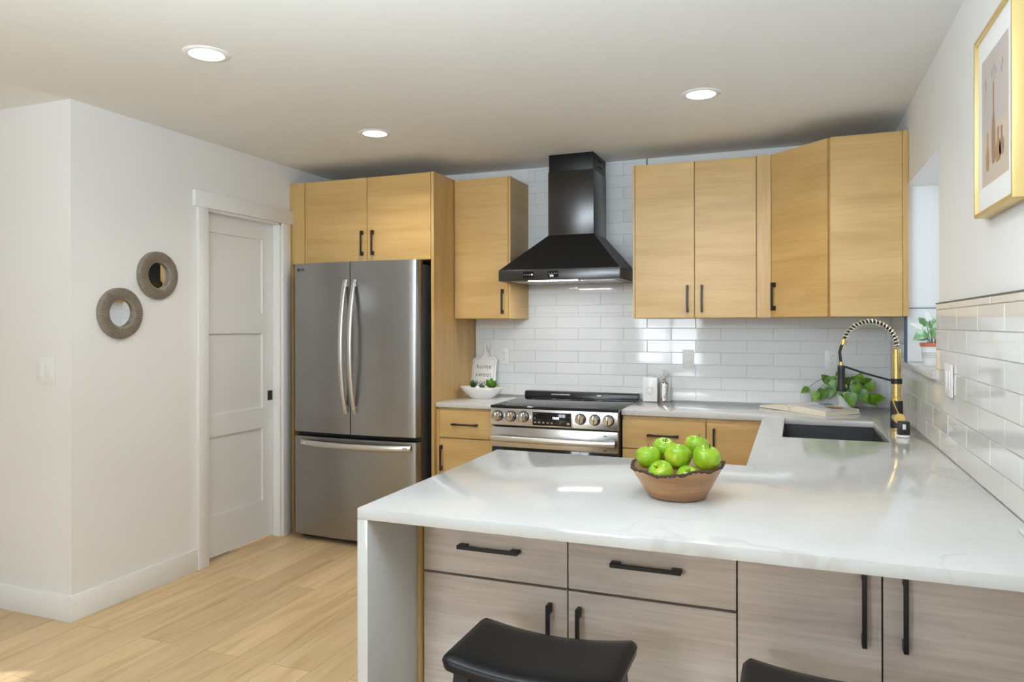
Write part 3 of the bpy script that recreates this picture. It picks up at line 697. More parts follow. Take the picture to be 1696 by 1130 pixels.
# ------------------------------------------------------------------ small wall fittings
def outlet(x, z, label):
    y = YB - .0105
    t = thing('outlet', label, 'outlet', (x, y, z), group='outlets on the back tile')
    MB().box(x - .035, x + .035, y - .006, y, z - .057, z + .057, .002).build('cover_plate', white_pl, t)
    MB().box(x - .017, x + .017, y - .0075, y - .005, z - .034, z + .034, .0015).build('receptacle', white_pl, t)
    for q in (-.019, .019): MB().box(x - .008, x - .006, y - .0078, y - .0074, z + q, z + q + .008).box(x + .006, x + .008, y - .0078, y - .0074, z + q, z + q + .008).box(x - .002, x + .002, y - .0078, y - .0074, z + q - .010, z + q - .006).build('slots', ink, t, 0)
outlet(-1.872, 1.180, 'white outlet on the tile just right of the home sweet home board')
outlet(-.625, 1.180, 'white outlet on the tile above and right of the steel soap bottle')
outlet(.200, 1.185, 'white outlet on the tile behind the faucet hose and vine')
t = thing('light_switch', 'white wall switch on the recessed wall at the left edge', 'switch', (-3.346, YH - .001, 1.183))
MB().box(-3.406, -3.286, YH - .007, YH - .0008, 1.120, 1.245, .002).build('cover_plate', white_pl, t)
for x in (-3.372, -3.320): MB().box(x - .016, x + .016, YH - .010, YH - .006, 1.150, 1.216, .002).build('rocker', white_pl, t)
t = thing('outlet', 'white outlet plate on the glossy tile under the window', 'outlet', (XR - .011, 2.97, 1.195))
MB().box(XR - .018, XR - .0112, 2.915, 3.035, 1.137, 1.252, .002).build('cover_plate', white_pl, t)
for y in (2.95, 3.0): MB().box(XR - .021, XR - .017, y - .016, y + .016, 1.162, 1.228, .002).build('rocker', white_pl, t)

def wall_mirror(y, z, R_, label, tilt=0):
    t = thing('wall_mirror', label, 'mirror', (XL, y, z), group='round mirrors on the left wall')
    Mx = Matrix.Rotation(PI / 2, 4, 'Y'); c = (XL + .001, y, z); ri = R_ * .54; Mg = Matrix.Rotation(PI / 2 + math.radians(tilt), 4, 'Y')
    MB().lathe([(ri, .006), (ri, .020), (ri + .006, .024), (R_ * .80, .030), (R_ - .006, .026), (R_, .018), (R_, 0), (ri, 0), (ri, .006)], c, 72, Mx).build('frame', mirror_frame, t)
    rb = MB()
    for k in range(64):
        a = 2 * PI * k / 64
        d = Vector((0, math.cos(a), math.sin(a))); p = Vector(c)
        rb.tube([p + d * (ri + .010) + Vector((.0245, 0, 0)), p + d * (R_ * .80) + Vector((.030, 0, 0)), p + d * (R_ - .004) + Vector((.0255, 0, 0))], .0016, 4)
    rb.build('ribbing', mirror_rib, t)
    MB().lathe([(0, .008), (ri + .001, .008), (ri + .001, .003), (0, .003)], c, 48, Mg).build('glass', mirror_m, t)
wall_mirror(2.942, 1.663, .127, 'round taupe ribbed mirror hung higher, nearer the white door')
wall_mirror(2.710, 1.458, .128, 'round taupe ribbed mirror hung lower, nearer the wall corner', 2.1)

# framed print on the right wall
PXF = XR - .040
t = thing('framed_print', 'gold-framed print of vases with white mat high on the right wall', 'picture', (XR, 2.27, 1.70))
py0, py1, pz0, pz1 = 2.055, 2.452, 1.697, 2.205; fwid = .011
MB().box(PXF, XR - .001, py0, py0 + fwid, pz0, pz1, .001).box(PXF, XR - .001, py1 - fwid, py1, pz0, pz1, .001).box(PXF, XR - .001, py0 + fwid, py1 - fwid, pz0, pz0 + fwid, .001).box(PXF, XR - .001, py0 + fwid, py1 - fwid, pz1 - fwid, pz1, .001).build('frame', gold_frame, t)
MB().box(PXF + .010, PXF + .016, py0 + fwid, py1 - fwid, pz0 + fwid, pz1 - fwid).build('mat_board', mat_board, t, 0)
iy0, iy1, iz0, iz1 = 2.126, 2.398, 1.776, 2.128
xq = PXF + .0098
pr = MB().box(xq - .0003, xq, iy0, iy1, 1.925, iz1).build('print', print_sky, t, 0)
MB().box(xq - .0003, xq, iy0, iy1, iz0, 1.925).build('ground', print_gnd, pr, 0)
def vase(name, y, z, w_, h_, m):
    pts = [(y - w_ * .3, z), (y + w_ * .3, z), (y + w_ * .5, z + h_ * .18), (y + w_ * .45, z + h_ * .45), (y + w_ * .16, z + h_ * .65), (y + w_ * .18, z + h_), (y - w_ * .18, z + h_), (y - w_ * .16, z + h_ * .65), (y - w_ * .45, z + h_ * .45), (y - w_ * .5, z + h_ * .18)]
    MB().prism(pts, 'x', xq - .0007, xq - .0003).build(name, m, pr, 0)
vase('vase', 2.335, 1.812, .035, .105, print_vase); vase('vase', 2.272, 1.822, .042, .215, print_vase2); vase('vase', 2.225, 1.818, .06, .09, print_vase); vase('vase', 2.19, 1.828, .05, .075, print_vase2)
sp_ = MB()
for (a, b) in (((2.272, 2.03), (2.268, 2.075)), ((2.272, 2.03), (2.29, 2.065)), ((2.272, 2.03), (2.25, 2.06)), ((2.36, 1.98), (2.358, 2.06))):
    sp_.prism([(a[0] - .001, a[1]), (a[0] + .001, a[1]), (b[0] + .001, b[1]), (b[0] - .001, b[1])], 'x', xq - .0006, xq - .0003)
for (y, z) in ((2.268, 2.078), (2.29, 2.068), (2.25, 2.063), (2.358, 2.062), (2.352, 2.045), (2.19, 2.05), (2.18, 2.065)):
    sp_.prism([(y + .008 * math.cos(a * PI / 4), z + .011 * math.sin(a * PI / 4)) for a in range(8)], 'x', xq - .0006, xq - .0003)
sp_.build('dried_stem', print_stem, pr, 0)

# ------------------------------------------------------------------ things on the left worktop
Mb = Matrix.Translation((-2.004, 4.598, CT + .0015)) @ Matrix.Rotation(math.radians(-12), 4, 'X')
t = thing('serving_board_sign', 'white paddle board reading home sweet home leaning on the tile', 'sign', (-2.004, 4.598, CT))
def board(o_=0.0):
    P_ = [(-.083 + o_, 0 + o_), (.083 - o_, 0 + o_), (.090 - o_, .010 + o_)] 
    P_ += [(.090 - o_, .245), (.080 - o_, .258 - o_), (.042, .262 - o_), (.026 - o_ * .6, .276 - o_ * .5), (.020 - o_, .30), (.021 - o_, .325)]
    for k in range(11):
        a = -.5 + k * (PI + 1.0) / 10
        P_.append(((.031 - o_) * math.cos(a), .350 + (.031 - o_) * math.sin(a)))
    P_ += [(-.021 + o_, .325), (-.020 + o_, .30), (-.026 + o_ * .6, .276 - o_ * .5), (-.042, .262 - o_), (-.080 + o_, .258 - o_), (-.090 + o_, .245), (-.090 + o_, .010 + o_)]
    return P_
MB().prism(board(), 'y', -.008, .008, .002, 2, Mb).build('board', porcelain, t)
inn = board(.012); rim = MB()
pts = [Mb @ Vector((p[0], -.0083, p[1])) for p in inn]; rim.tube(pts, .0011, 4, True)
rim.build('border_line', icon_m, t)
inkb = mat('board_lettering', (.16, .16, .16), .8)
for k, (wd, z) in enumerate((('home', .195), ('sweet', .140), ('home', .085))):
    p = Mb @ Vector((0, -.0086, z)); text('lettering', wd, .044, inkb, t, p, (PI / 2 - math.radians(12), 0, 0), .0004, bold=-.0002, spacing=1.15)
MB().tube([Mb @ Vector(p) for p in ((.002, -.010, .352), (.008, -.013, .340), (.014, -.014, .322), (.020, -.013, .305), (.024, -.012, .296))], .002, 6).build('twine', twine, t)
# oval dish with three succulents
DX, DY = -1.925, 4.405
t = thing('dish', 'oval white shallow dish holding succulents in front of the board', 'dish', (DX, DY, CT))
MB().lathe([(0, .0005), (.075, .0005), (.080, .004), (.110, .026), (.138, .050), (.152, .072), (.150, .075), (.146, .073), (.128, .052), (.100, .032), (.072, .018), (0, .016)], (DX, DY, CT), 56, sx=1, sy=.46).build('dish_body', porcelain, t)
def blades(mb, c, n, L, w_, tilt, seed, curl=.3, th=.004):
    r = random.Random(seed); c = Vector(c)
    for k in range(n):
        a = k * 2.399 + r.uniform(-.2, .2); el = tilt[0] + (tilt[1] - tilt[0]) * (k / max(1, n - 1)); l = L * r.uniform(.8, 1.1)
        d = Vector((math.cos(a) * math.cos(el), math.sin(a) * math.cos(el), math.sin(el))); s = d.cross(Vector((0, 0, 1))).normalized(); nn = s.cross(d).normalized()
        V = []; 
        for u, ww in ((0, .35), (.35, .9), (.65, 1.0), (.88, .6), (1, .05)):
            p = c + d * (l * u) + nn * (curl * l * u * u); V += [p - s * (w_ * ww / 2), p - nn * th * (1 - u * .6), p + s * (w_ * ww / 2), p + nn * th * .3]
        Fs = [(i * 4 + k_, i * 4 + (k_ + 1) % 4, i * 4 + 4 + (k_ + 1) % 4, i * 4 + 4 + k_) for i in range(4) for k_ in range(4)] + [(3, 2, 1, 0), (16, 17, 18, 19)]
        mb.add(V, Fs)
    return mb
g = 'succulents in the white dish'
o = blades(MB(), (DX - .062, DY, CT + .056), 18, .060, .014, (.75, 1.45), 3, .15).build('succulent', leaf_dark, None); tag(o, 'dark spiky succulent at the left of the white dish', 'succulent', g)
o = blades(MB(), (DX + .002, DY - .002, CT + .056), 22, .038, .014, (.6, 1.4), 5, .3).build('succulent', leaf_grey, None); tag(o, 'grey-green succulent in the middle of the white dish', 'succulent', g)
o = blades(MB(), (DX + .070, DY, CT + .068), 40, .060, .028, (.18, 1.4), 9, .35).build('succulent', leaf_bright, None); tag(o, 'bright green leafy succulent at the right of the white dish', 'succulent', g)
MB().lathe([(0, .050), (.118, .050), (.118, .044), (0, .044)], (DX, DY, CT), 40, sx=1, sy=.42).build('gravel', mat('pale_gravel', (.35, .32, .28), 1, bump=(200, 1)), t)

# ------------------------------------------------------------------ things right of the range
t = thing('canister', 'white square tin with wire handle and grey emblem beside the range', 'canister', (-.848, 4.61, CT))
MB().box(-.892, -.800, 4.565, 4.655, CT + .0003, CT + .151, .003).build('tin', porcelain, t)
MB().tube([(-.873 + .027 + .027 * -math.cos(PI * i / 10), 4.61, CT + .151 + .022 * math.sin(PI * i / 10)) for i in range(11)], .0014, 6).build('wire_handle', icon_m, t)
em = MB(); yy = 4.5646; cx_, cz_ = -.846, CT + .066
em.tube([(cx_ + .020 * math.cos(PI * i / 8), yy, cz_ + .012 + .008 * math.sin(PI * i / 8)) for i in range(9)], .0016, 4)
em.tube([(cx_ + .017, yy, cz_ + .010), (cx_ + .018, yy, cz_ - .002)], .0014, 4).tube([(cx_ - .017, yy, cz_ + .010), (cx_ - .018, yy, cz_ + .002)], .0012, 4)
for r_, zz in ((.026, -.004), (.020, -.012), (.013, -.017)):
    em.tube([(cx_ + r_ * (i / 4 - 1), yy, cz_ + zz - .006 * math.sin(PI * i / 8)) for i in range(9)], .0007, 4)
em.tube([(cx_ + .022 * math.cos(PI * i / 8), yy, cz_ + .022 + .010 * math.sin(PI * i / 8)) for i in range(1, 8)], .0005, 4)
em.build('emblem', icon_m, t)
t = thing('soap_dispenser', 'polished steel pump bottle standing right of the white tin', 'soap dispenser', (-.766, 4.615, CT))
c = (-.766, 4.615, CT + .0003)
MB().lathe([(0, 0), (.037, 0), (.038, .004), (.036, .006), (.036, .105), (.033, .116), (.024, .124), (.014, .128), (0, .128)], c, 36).build('bottle', chrome_m, t)
pm = MB().lathe([(0, .126), (.014, .126), (.014, .136), (.008, .142), (.008, .158), (.004, .160), (.004, .190), (.010, .192), (.010, .196), (0, .197)], c, 20)
pm.tube([(c[0] + .004, c[1], c[2] + .150), (c[0] + .014, c[1], c[2] + .158), (c[0] + .024, c[1], c[2] + .172), (c[0] + .033, c[1], c[2] + .174)], .0035, 8).build('pump', chrome_m, t)

# ------------------------------------------------------------------ open book
BK = Vector((-.027, 4.330, CT)); be = Vector((.712, -.702, 0)); bn = Vector((.702, .712, 0))
t = thing('book', 'open cookbook lying on the worktop behind the sink', 'book', BK)
B = lambda u, v, z: BK + be * u + bn * v + Vector((0, 0, z))
DEP = .245
def block(us, name, m, side):
    mb = MB(); n = len(us)
    V = []
    for v in (0, DEP):
        for (u, zt_) in us: V.append(B(u, v, .0035)); V.append(B(u, v, zt_))
    Fs = []
    for i in range(n - 1):
        a, b = 2 * i, 2 * i + 2; o_ = 2 * n
        Fs += [(a, b, b + 1, a + 1), (a + o_, a + o_ + 1, b + o_ + 1, b + o_), (a + 1, b + 1, b + 1 + o_, a + 1 + o_), (b, a, a + o_, b + o_)]
    Fs += [(0, 1, 2 * n + 1, 2 * n), (2 * n - 2, 4 * n - 2, 4 * n - 1, 2 * n - 1)]
    return mb.add(V, Fs).build(name, m, t, 30)
rp = [(.003, .016), (.02, .030), (.05, .035), (.10, .032), (.17, .027), (.250, .024)]
lpg = [(-.003, .016), (-.02, .030), (-.05, .033), (-.10, .028), (-.17, .018), (-.228, .010)]
block(rp, 'page_block', paper, 1); block(lpg[::-1], 'page_block', paper, -1)
def page(us, lift, name, m, v0=0.001, v1=DEP - .001):
    return MB().sheet([[B(u, v, z + lift) for u, z in us] for v in (v0, v1)])
page([(u, z) for u, z in rp], .0012, '', None).build('page', page_w, t, 30)
page([(u, z) for u, z in lpg[::-1]], .0012, '', None).build('page', page_w, t, 30)
def lerp(us, u):
    for (a, za), (b, zb_) in zip(us, us[1:]):
        if a <= u <= b: return za + (zb_ - za) * (u - a) / (b - a)
    return us[-1][1]
def patch(u0, u1, v0, v1, lift, name, m):
    MB().sheet([[B(u0 + (u1 - u0) * i / 6, v, lerp(rp, u0 + (u1 - u0) * i / 6) + lift) for i in range(7)] for v in (v0, v1)]).build(name, m, t, 30)
patch(.06, .235, .060, .215, .0020, 'photo_plate', mat('plate_grey', (.55, .62, .72), .5))
patch(.03, .10, .16, .235, .0024, 'photo_blue', print_blue)
MB().add([B(.165 + .050 * math.cos(a * PI / 8) * (1 + .15 * math.sin(3 * a)), .150 + .042 * math.sin(a * PI / 8), lerp(rp, .165) + .005) for a in range(16)], [tuple(range(16))]).build('photo_food', print_food, t, 0)
MB().box(0, 1, 0, 1, 0, 1).v
cv = MB(); V = [B(-.232, -.004, .0005), B(.256, -.004, .0005), B(.256, DEP + .004, .0005), B(-.232, DEP + .004, .0005), B(-.232, -.004, .0033), B(.256, -.004, .0033), B(.256, DEP + .004, .0033), B(-.232, DEP + .004, .0033)]
cv.add(V, [(3, 2, 1, 0), (4, 5, 6, 7), (0, 1, 5, 4), (1, 2, 6, 5), (2, 3, 7, 6), (3, 0, 4, 7)]).build('cover', page_w, t, 0)

# ------------------------------------------------------------------ leaves
def heart(mb, base, d, nrm, L, W, fold=.25, droop=.15):
    d = Vector(d).normalized(); nrm = Vector(nrm); s = d.cross(nrm).normalized(); n = s.cross(d).normalized(); base = Vector(base)
    prof = [(-.06, .0), (-.10, .22), (0.03, .44), (.22, .5), (.45, .42), (.68, .27), (.88, .10), (1.0, .0)]
    mid = [base + d * (L * max(u, 0)) - n * (droop * L * u * u) for u, _ in prof]
    V = []; 
    for (u, w_), m_ in zip(prof, mid):
        e = base + d * (L * u) - n * (droop * L * u * u)
        V += [e - s * (W * w_) + n * (fold * W * w_), m_, e + s * (W * w_) + n * (fold * W * w_)]
    Fs = []
    for i in range(len(prof) - 1):
        a = i * 3; Fs += [(a, a + 1, a + 4, a + 3), (a + 1, a + 2, a + 5, a + 4)]
    return mb.add(V, Fs)
# vine in a white pot
VX, VY = .268, 4.570
t = thing('potted_vine', 'leafy green trailing vine in a white pot behind the book', 'plant', (VX, VY, CT))
MB().lathe([(0, .0005), (.030, .0005), (.034, .004), (.042, .092), (.043, .098), (.039, .098), (.037, .085), (0, .080)], (VX, VY, CT), 32).build('pot', porcelain, t)
MB().lathe([(0, .086), (.037, .085), (.037, .080), (0, .080)], (VX, VY, CT), 24).build('soil', soil_m, t)
camp = Vector((0, 0, EYE))
fol = MB(); stm = MB(); r = random.Random(21)
# leaf bases given on the plant: (dx, dy, z, direction x, z, length)
LV = [(-.195, .0, .105, -.8, -.5, .050), (-.150, -.03, .085, -.45, -.9, .062), (-.115, -.01, .100, -.2, -1, .068), (-.090, -.03, .135, .55, .8, .066), (-.070, .01, .105, -.3, -.9, .066),
      (-.055, -.05, .160, .1, -1, .068), (-.03, .0, .185, .35, .9, .060), (-.02, -.05, .145, -.2, -1, .070), (-.005, -.03, .105, .3, -.9, .066), (.02, -.06, .09, .2, -1, .080),
      (.045, -.02, .165, .3, -.8, .060), (.065, .0, .190, .6, -.6, .056), (.075, -.05, .105, .5, -.9, .072), (.055, -.04, .140, -.1, -1, .074), (.095, -.03, .065, .9, -.4, .080),
      (.115, .0, .115, .5, .6, .062), (.135, -.03, .060, .95, .25, .074), (.035, .02, .150, .5, .8, .056), (-.04, .03, .120, -.6, .7, .060), (.09, .03, .145, .6, .4, .06), (-.085, .02, .150, -.5, .5, .056), (.01, .03, .170, .2, -.8, .07)]
for (dx, dy, z, ax, az, L) in LV:
    dy += .065 if dx < -.05 else 0
    p = Vector((VX + dx, VY + dy, CT + z))
    tocam = (camp - p).normalized()
    d = Vector((ax, -.25, az)); nrm = tocam + Vector((r.uniform(-.5, .5), r.uniform(-.3, .3), r.uniform(.1, .8)))
    heart(fol, p, d, nrm, L, L * .92, .18, .18)
    o0 = Vector((VX + dx * .12, VY + dy * .2, CT + .088)); md = o0.lerp(p, .5) + Vector((0, 0, .045 + .03 * abs(dx) / .2))
    stm.tube([o0, o0.lerp(md, .6) + Vector((0, 0, .012)), md, md.lerp(p, .6) + Vector((0, 0, .006)), p], [.0022, .002, .0018, .0016, .0013], 5)
fol.build('foliage', leaf_m, t, 60); stm.build('stem', vine_stem, t)
# small plant on the sill
SXp, SYp, SZ = .5745, 3.715, 1.207
t = thing('potted_plant', 'small variegated plant in a white pot with terracotta rim on the windowsill', 'plant', (SXp, SYp, SZ))
MB().lathe([(0, .0005), (.034, .0005), (.036, .003), (.0455, .086), (.0455, .090), (0, .090)], (SXp, SYp, SZ), 36).build('pot', porcelain, t)
MB().lathe([(.0455, .087), (.050, .088), (.051, .104), (.047, .105), (.046, .095), (0, .094)], (SXp, SYp, SZ), 36).build('terracotta_rim', terracotta, t)
bd = MB()
for z in (.040, .050, .060): bd.tube([(SXp + (.0385 + z * .105) * math.cos(a * PI / 16), SYp + (.0385 + z * .105) * math.sin(a * PI / 16), SZ + z) for a in range(32)], .0009, 4, True)
bd.build('band', icon_m, t)
fol = MB(); wf = MB(); stm = MB()
for i, (dx, dy, z, ax, ay, az, L) in enumerate([(-.03, -.02, .150, -.6, -.3, -.3, .062), (-.01, -.03, .140, .2, -.5, .3, .060), (.02, -.02, .160, .5, -.2, .4, .060), (0, .01, .175, -.1, .1, .9, .058), (-.02, .02, .185, -.5, .2, .6, .050), (.03, .02, .15, .7, .3, .2, .055), (.01, -.035, .165, .3, -.3, .8, .05), (-.025, 0, .135, -.8, 0, -.2, .055), (.035, -.03, .185, .5, -.3, .7, .055)]):
    p = Vector((SXp + dx, SYp + dy, SZ + z)); heart(fol, p, (ax, ay, az), (camp - p).normalized() + Vector((r.uniform(-.4, .4), 0, .5)), L, L * .85, .15, .2)
    stm.tube([(SXp + dx * .3, SYp + dy * .3, SZ + .092), (SXp + dx * .7, SYp + dy * .7, SZ + .092 + (z - .092) * .6), p], .0016, 5)
for (dx, dy, z, ax, ay, az, L) in [(-.045, -.01, .175, -.9, -.1, .35, .050), (-.012, 0, .205, -.35, 0, .95, .055)]:
    p = Vector((SXp + dx, SYp + dy, SZ + z)); heart(wf, p, (ax, ay, az), (camp - p).normalized() + Vector((0, 0, .4)), L, L * .5, .1, .1)
    stm.tube([(SXp + dx * .3, SYp + dy * .3, SZ + .092), p], .0014, 5)
fol.build('foliage', leaf_pale, t, 60); wf.build('white_leaf', porcelain, t, 60); stm.build('stem', vine_stem, t)

# ------------------------------------------------------------------ faucet
FXc, FYc = .434, 3.745
t = thing('faucet', 'black and brass spring-neck kitchen faucet beside the sink', 'faucet', (FXc, FYc, CT))
MB().lathe([(0, .0005), (.030, .0005), (.030, .006), (.026, .008), (0, .008)], (FXc, FYc, CT), 32).build('base_ring', brass, t)
MB().lathe([(0, .007), (.0265, .007), (.0265, .128), (.024, .131), (0, .131)], (FXc, FYc, CT), 32).build('valve_body', black_m, t)
ps = MB().lathe([(.0225, .130), (.0225, .146), (.0185, .149), (.0185, .366), (.016, .368), (0, .368)], (FXc, FYc, CT), 32).build('pole', brass, t)
# spring arc: up from the pole and down to the spray head
HXc = .2035; arc = []; ztop = CT + .366; rad = (FXc - .212) / 2; cxm = (FXc + .212) / 2
for i in range(61):
    a = PI * (i / 60) * .93; arc.append(Vector((cxm + rad * math.cos(a), FYc, ztop + .012 + rad * math.sin(a) * 1.04)))
hose_pts = arc + [Vector((.203, FYc, CT + .375)), Vector((.197, FYc, CT + .350)), Vector((HXc - .003, FYc, CT + .315)), Vector((HXc, FYc, CT + .295))]
MB().tube(hose_pts, .0066, 10).build('hose', black_m, t)
spr = []; turns = 21; n = turns * 14
for i in range(n + 1):
    u = i / n * (len(arc) - 1.001); k = int(u); f = u - k
    p = arc[k].lerp(arc[k + 1], f); tg = (arc[k + 1] - arc[k]).normalized(); b1 = Vector((0, 1, 0)); b2 = tg.cross(b1)
    a = 2 * PI * turns * i / n; spr.append(p + (b1 * math.cos(a) + b2 * math.sin(a)) * .0115)
MB().tube(spr, .0030, 7).build('spring', mat('pale_brass', (.95, .90, .76), .22, metal=1), t)
e0, e1 = arc[-1], arc[-1] + (arc[-1] - arc[-2]).normalized() * .018
MB().tube([e0 - (e1 - e0) * .3, e1], .0145, 16).build('spring_collar', brass, t)
MB().lathe([(0, .286), (.0095, .286), (.0095, .305), (0, .305)], (HXc, FYc, CT), 20).build('hose_collar', brass, t)
MB().lathe([(0, .168), (.0215, .168), (.0225, .172), (.0225, .182), (.0165, .192), (.0155, .262), (.0165, .266), (.0165, .284), (.014, .288), (0, .288)], (HXc, FYc, CT), 28).build('spray_head', black_m, t)
MB().lathe([(.0188, .208), (.0235, .208), (.0235, .232), (.0188, .232), (.0188, .208)], (FXc, FYc, CT), 28).tube([(FXc - .020, FYc, CT + .222), (.30, FYc, CT + .254), (HXc + .014, FYc, CT + .283)], .0048, 8).build('holder_arm', black_m, t)
lv = MB().tube([(FXc, FYc - .020, CT + .056), (FXc + .004, FYc - .066, CT + .056)], .0235, 24)
lv.tube([(FXc + .002, FYc - .055, CT + .070), (FXc - .014, FYc - .058, CT + .110), (FXc - .022, FYc - .058, CT + .138)], [.0055, .0045, .004], 10)
lv.build('lever', brass, t, 50)
t = thing('air_gap_cap', 'small black square cap on white ring in front of the faucet', 'sink fitting', (.432, 3.500, CT))
MB().lathe([(0, .0005), (.027, .0005), (.027, .010), (0, .010)], (.432, 3.500, CT), 28).build('base_ring', porcelain, t)
MB().box(.410, .454, 3.478, 3.522, CT + .0101, CT + .066, .003).build('cap', black_m, t)
MB().box(.426, .438, 3.4772, 3.478, CT + .034, CT + .056, .0003).build('sticker', white_pl, t)

# white tray at the right edge of the worktop
t = thing('tray', 'corner of a white tray on the worktop at the right edge', 'tray', (.495, 1.87, CT))
MB().box(.478, .512, 1.72, 1.985, CT + .0005, CT + .010, .003).build('tray_base', porcelain, t)

# ------------------------------------------------------------------ bowl of apples
BX, BY = -.307, 2.062
t = thing('bowl', 'round wooden bowl with bark rim heaped with green apples', 'bowl', (BX, BY, CT))
def rimz(a): return .086 + .004 * math.sin(2 * a + 2.2) + .003 * math.sin(5 * a + .6) + .0015 * math.sin(11 * a) + .006 * math.cos(a - .4)
mb = MB(); n = 72; prof_o = [(0, 0), (.068, .0), (.077, .003), (.082, .012), (.102, .047)]
V = []; Fs = []
rows = 10
for i in range(n):
    a = 2 * PI * i / n; z = rimz(a); ro = .128 + .0015 * math.sin(7 * a); ri = ro - .006
    for (rr, zz) in ((.0005, .0006), (.066, .0006), (.077, .003), (.083, .012), (.083 + (ro - .083) * .5, .012 + (z - .012) * .5), (ro, z), (ri, z + .0005), (.082, .014), (.05, .012), (.0005, .011)):
        V.append((BX + rr * math.cos(a), BY + rr * math.sin(a), CT + zz))
for i in range(n):
    j = (i + 1) % n
    for k in range(rows - 1): Fs.append((i * rows + k, j * rows + k, j * rows + k + 1, i * rows + k + 1))
mb.add(V, Fs).build('bowl_body', bowl_wood, t, 50)
bk = MB(); rr_ = random.Random(4); pts = []; rad_ = []
for i in range(144):
    a = 2 * PI * i / 144; ro = .128 + .0015 * math.sin(7 * a) - .003
    pts.append((BX + ro * math.cos(a), BY + ro * math.sin(a), CT + rimz(a) + .001 + rr_.uniform(-.0012, .0012))); rad_.append(.0042 + rr_.uniform(-.0010, .0012))
bk.tube(pts, rad_, 7, True).build('bark_rim', bark, t, 80)
def apple_mesh(R_):
    prof = [(0, -.72), (.10, -.80), (.28, -.88), (.52, -.82), (.78, -.55), (.94, -.15), (1.0, .18), (.96, .48), (.80, .76), (.55, .92), (.32, .95), (.16, .86), (.06, .70), (0, .64)]
    P2 = []
    for i in range(len(prof) - 1):
        for k in range(3):
            f = k / 3; P2.append(tuple(prof[i][q] + (prof[i + 1][q] - prof[i][q]) * f for q in (0, 1)))
    P2.append(prof[-1])
    sm = [P2[0]] + [tuple((P2[i - 1][q] + 2 * P2[i][q] + P2[i + 1][q]) / 4 for q in (0, 1)) for i in range(1, len(P2) - 1)] + [P2[-1]]
    return MB().lathe([(a * R_, b * R_ * .95) for a, b in sm], n=36)
first = None
APP = [(-.383, 2.042, 1.021, .0350, (-.10, -.05), 'green apple at the left end of the bowl, stem pointing up'),
       (-.304, 2.058, 1.024, .0385, (.45, -.10), 'big green apple in the centre of the pile, leaning right'),
       (-.2245, 2.034, 1.030, .0385, (-.35, .10), 'largest green apple at the right end of the bowl'),
       (-.339, 2.002, .986, .0355, (.75, -.15), 'green apple half sunk behind the front rim, left one of that pair'),
       (-.270, 2.013, .977, .0335, (.50, .10), 'green apple sunk lowest behind the front rim, right one of that pair'),
       (-.352, 2.119, 1.032, .0350, (.10, .35), 'green apple at the back left showing its dimple between two others'),
       (-.262, 2.128, 1.045, .0345, (.15, .25), 'green apple at the back right rising highest in the pile')]
base_me = apple_mesh(1.0)
ap0 = base_me.build('apple', apple_m, None, 60, True)
st0 = MB().tube([(0, 0, .60), (.03, .02, .85), (.10, .05, 1.12)], [.035, .03, .045], 6).build('stem', stem_m, ap0, 40, True)
for i, (x, y, z, R_, (tx, ty), lab) in enumerate(APP):
    if i == 0: a, s_ = ap0, st0
    else:
        a = ap0.copy(); COL.objects.link(a); s_ = st0.copy(); COL.objects.link(s_); s_.parent = a
    a.location = (x, y, z); a.scale = (R_, R_, R_ * (1.0 if i % 2 else .97)); a.rotation_euler = (ty, tx, i * 1.3)
    tag(a, lab, 'apple', 'green apples in the wooden bowl')

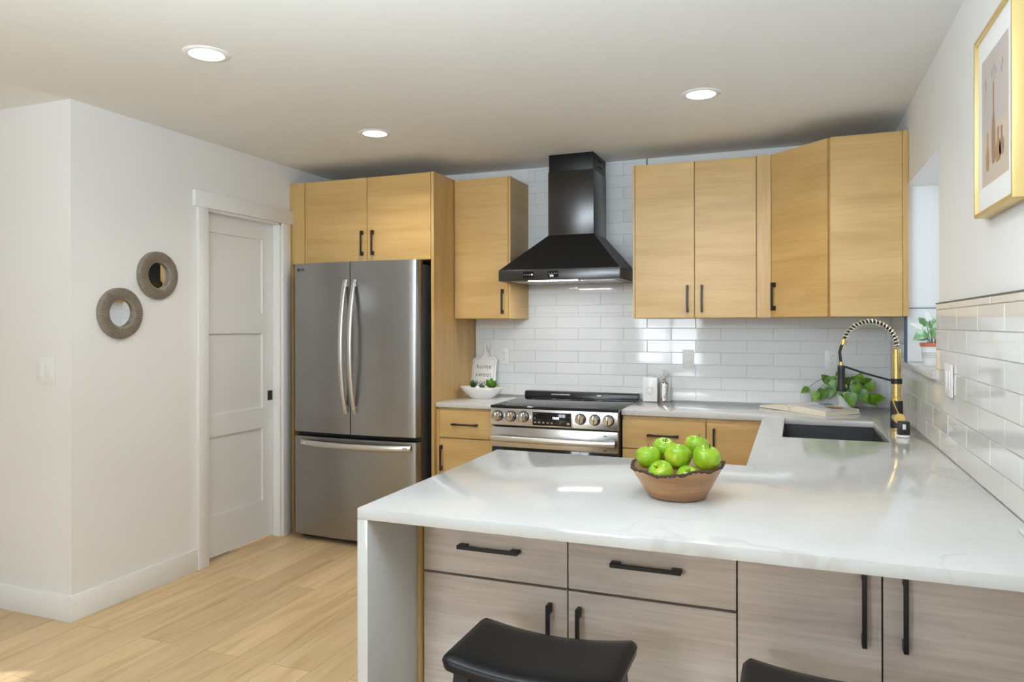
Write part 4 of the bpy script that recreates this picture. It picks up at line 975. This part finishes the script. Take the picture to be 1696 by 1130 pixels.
# ------------------------------------------------------------------ saddle stools
def make_stool(x, y, label):
    t = thing('saddle_stool', label, 'stool', (x, y, 0), group='black saddle stools at the peninsula')
    L, W, zc = .424, .262, .592
    nx, ny = 28, 10; grid_t = []; grid_b = []
    def zs(u): return zc + .022 * (abs(u) ** 2.0)
    for j in range(ny + 1):
        v = -1 + 2 * j / ny; rt_, rb_ = [], []
        for i in range(nx + 1):
            u = -1 + 2 * i / nx
            ex, ey = L / 2, W / 2
            # rounded corners and softened edges
            px, py = u * ex, v * ey
            cr = .022; ax, ay = abs(px) - (ex - cr), abs(py) - (ey - cr)
            if ax > 0 and ay > 0:
                d = math.hypot(ax, ay)
                if d > 1e-6:
                    k = cr * max(ax, ay) / cr / d
                    px = math.copysign(ex - cr + ax * k, px); py = math.copysign(ey - cr + ay * k, py)
            edge = max(abs(u) ** 14, abs(v) ** 10)
            rt_.append((x + px * .955, y + py * .94, zs(u) + .003 - .004 * edge))
            rb_.append((x + px * .985, y + py * .975, zs(u) - .030))
        grid_t.append(rt_); grid_b.append(rb_)
    mb = MB(); mb.sheet(grid_t); nt_ = len(mb.v); mb.sheet([row[::-1] for row in grid_b])
    # rim between the two sheets
    top_l = [grid_t[0][i] for i in range(nx + 1)] + [grid_t[j][nx] for j in range(1, ny + 1)] + [grid_t[ny][i] for i in range(nx - 1, -1, -1)] + [grid_t[j][0] for j in range(ny - 1, 0, -1)]
    bot_l = [grid_b[0][i] for i in range(nx + 1)] + [grid_b[j][nx] for j in range(1, ny + 1)] + [grid_b[ny][i] for i in range(nx - 1, -1, -1)] + [grid_b[j][0] for j in range(ny - 1, 0, -1)]
    m_ = len(top_l); midl = [(x + (a[0] - x) / .955, y + (a[1] - y) / .94, a[2] - .010) for a in top_l]
    mb.add(top_l + midl + bot_l, [(i, m_ + i, m_ + (i + 1) % m_, (i + 1) % m_) for i in range(m_)] + [(m_ + i, 2 * m_ + i, 2 * m_ + (i + 1) % m_, m_ + (i + 1) % m_) for i in range(m_)])
    bm = bmesh.new(); vv = [bm.verts.new(p) for p in mb.v]
    for f in mb.f: bm.faces.new([vv[i] for i in f])
    bmesh.ops.remove_doubles(bm, verts=bm.verts[:], dist=1e-5); bmesh.ops.recalc_face_normals(bm, faces=bm.faces[:])
    MB().addbm(bm).build('seat', stool_m, t, 50)
    for sx in (-1, 1):
        for sy in (-1, 1):
            a = Vector((x + sx * .165, y + sy * .088, zc - .026)); b = Vector((x + sx * .205, y + sy * .125, 0)); h = .019
            V = [a + Vector((p * h, q * h, 0)) for p, q in ((-1, -1), (1, -1), (1, 1), (-1, 1))] + [b + Vector((p * h, q * h, 0)) for p, q in ((-1, -1), (1, -1), (1, 1), (-1, 1))]
            MB().add(V, [(3, 2, 1, 0), (4, 5, 6, 7), (0, 1, 5, 4), (1, 2, 6, 5), (2, 3, 7, 6), (3, 0, 4, 7)][:]).build('leg', stool_leg, t, 0)
    ap = MB()
    for sy in (-1, 1): ap.box(x - .150, x + .150, y + sy * .092 - .009, y + sy * .092 + .009, zc - .085, zc - .034, .001)
    for sx in (-1, 1): ap.box(x + sx * .168 - .009, x + sx * .168 + .009, y - .075, y + .075, zc - .075, zc - .022, .001)
    ap.build('apron', stool_leg, t)
    for (z_, ax) in ((.20, 'x'), (.28, 'y')):
        f = (zc - z_) / zc
        for s in (-1, 1):
            if ax == 'x': MB().box(x - .165 - .03 * f, x + .165 + .03 * f, y + s * (.088 + .037 * f) - .009, y + s * (.088 + .037 * f) + .009, z_ - .014, z_ + .014, .001).build('stretcher', stool_leg, t)
            else: MB().box(x + s * (.165 + .04 * f) - .009, x + s * (.165 + .04 * f) + .009, y - .088 - .02 * f, y + .088 + .02 * f, z_ - .014, z_ + .014, .001).build('stretcher', stool_leg, t)
make_stool(-.572, 1.668, 'black saddle-seat stool in front of the drawers, near the waterfall end')
make_stool(.098, 1.672, 'black saddle-seat stool in front of the tall peninsula doors')
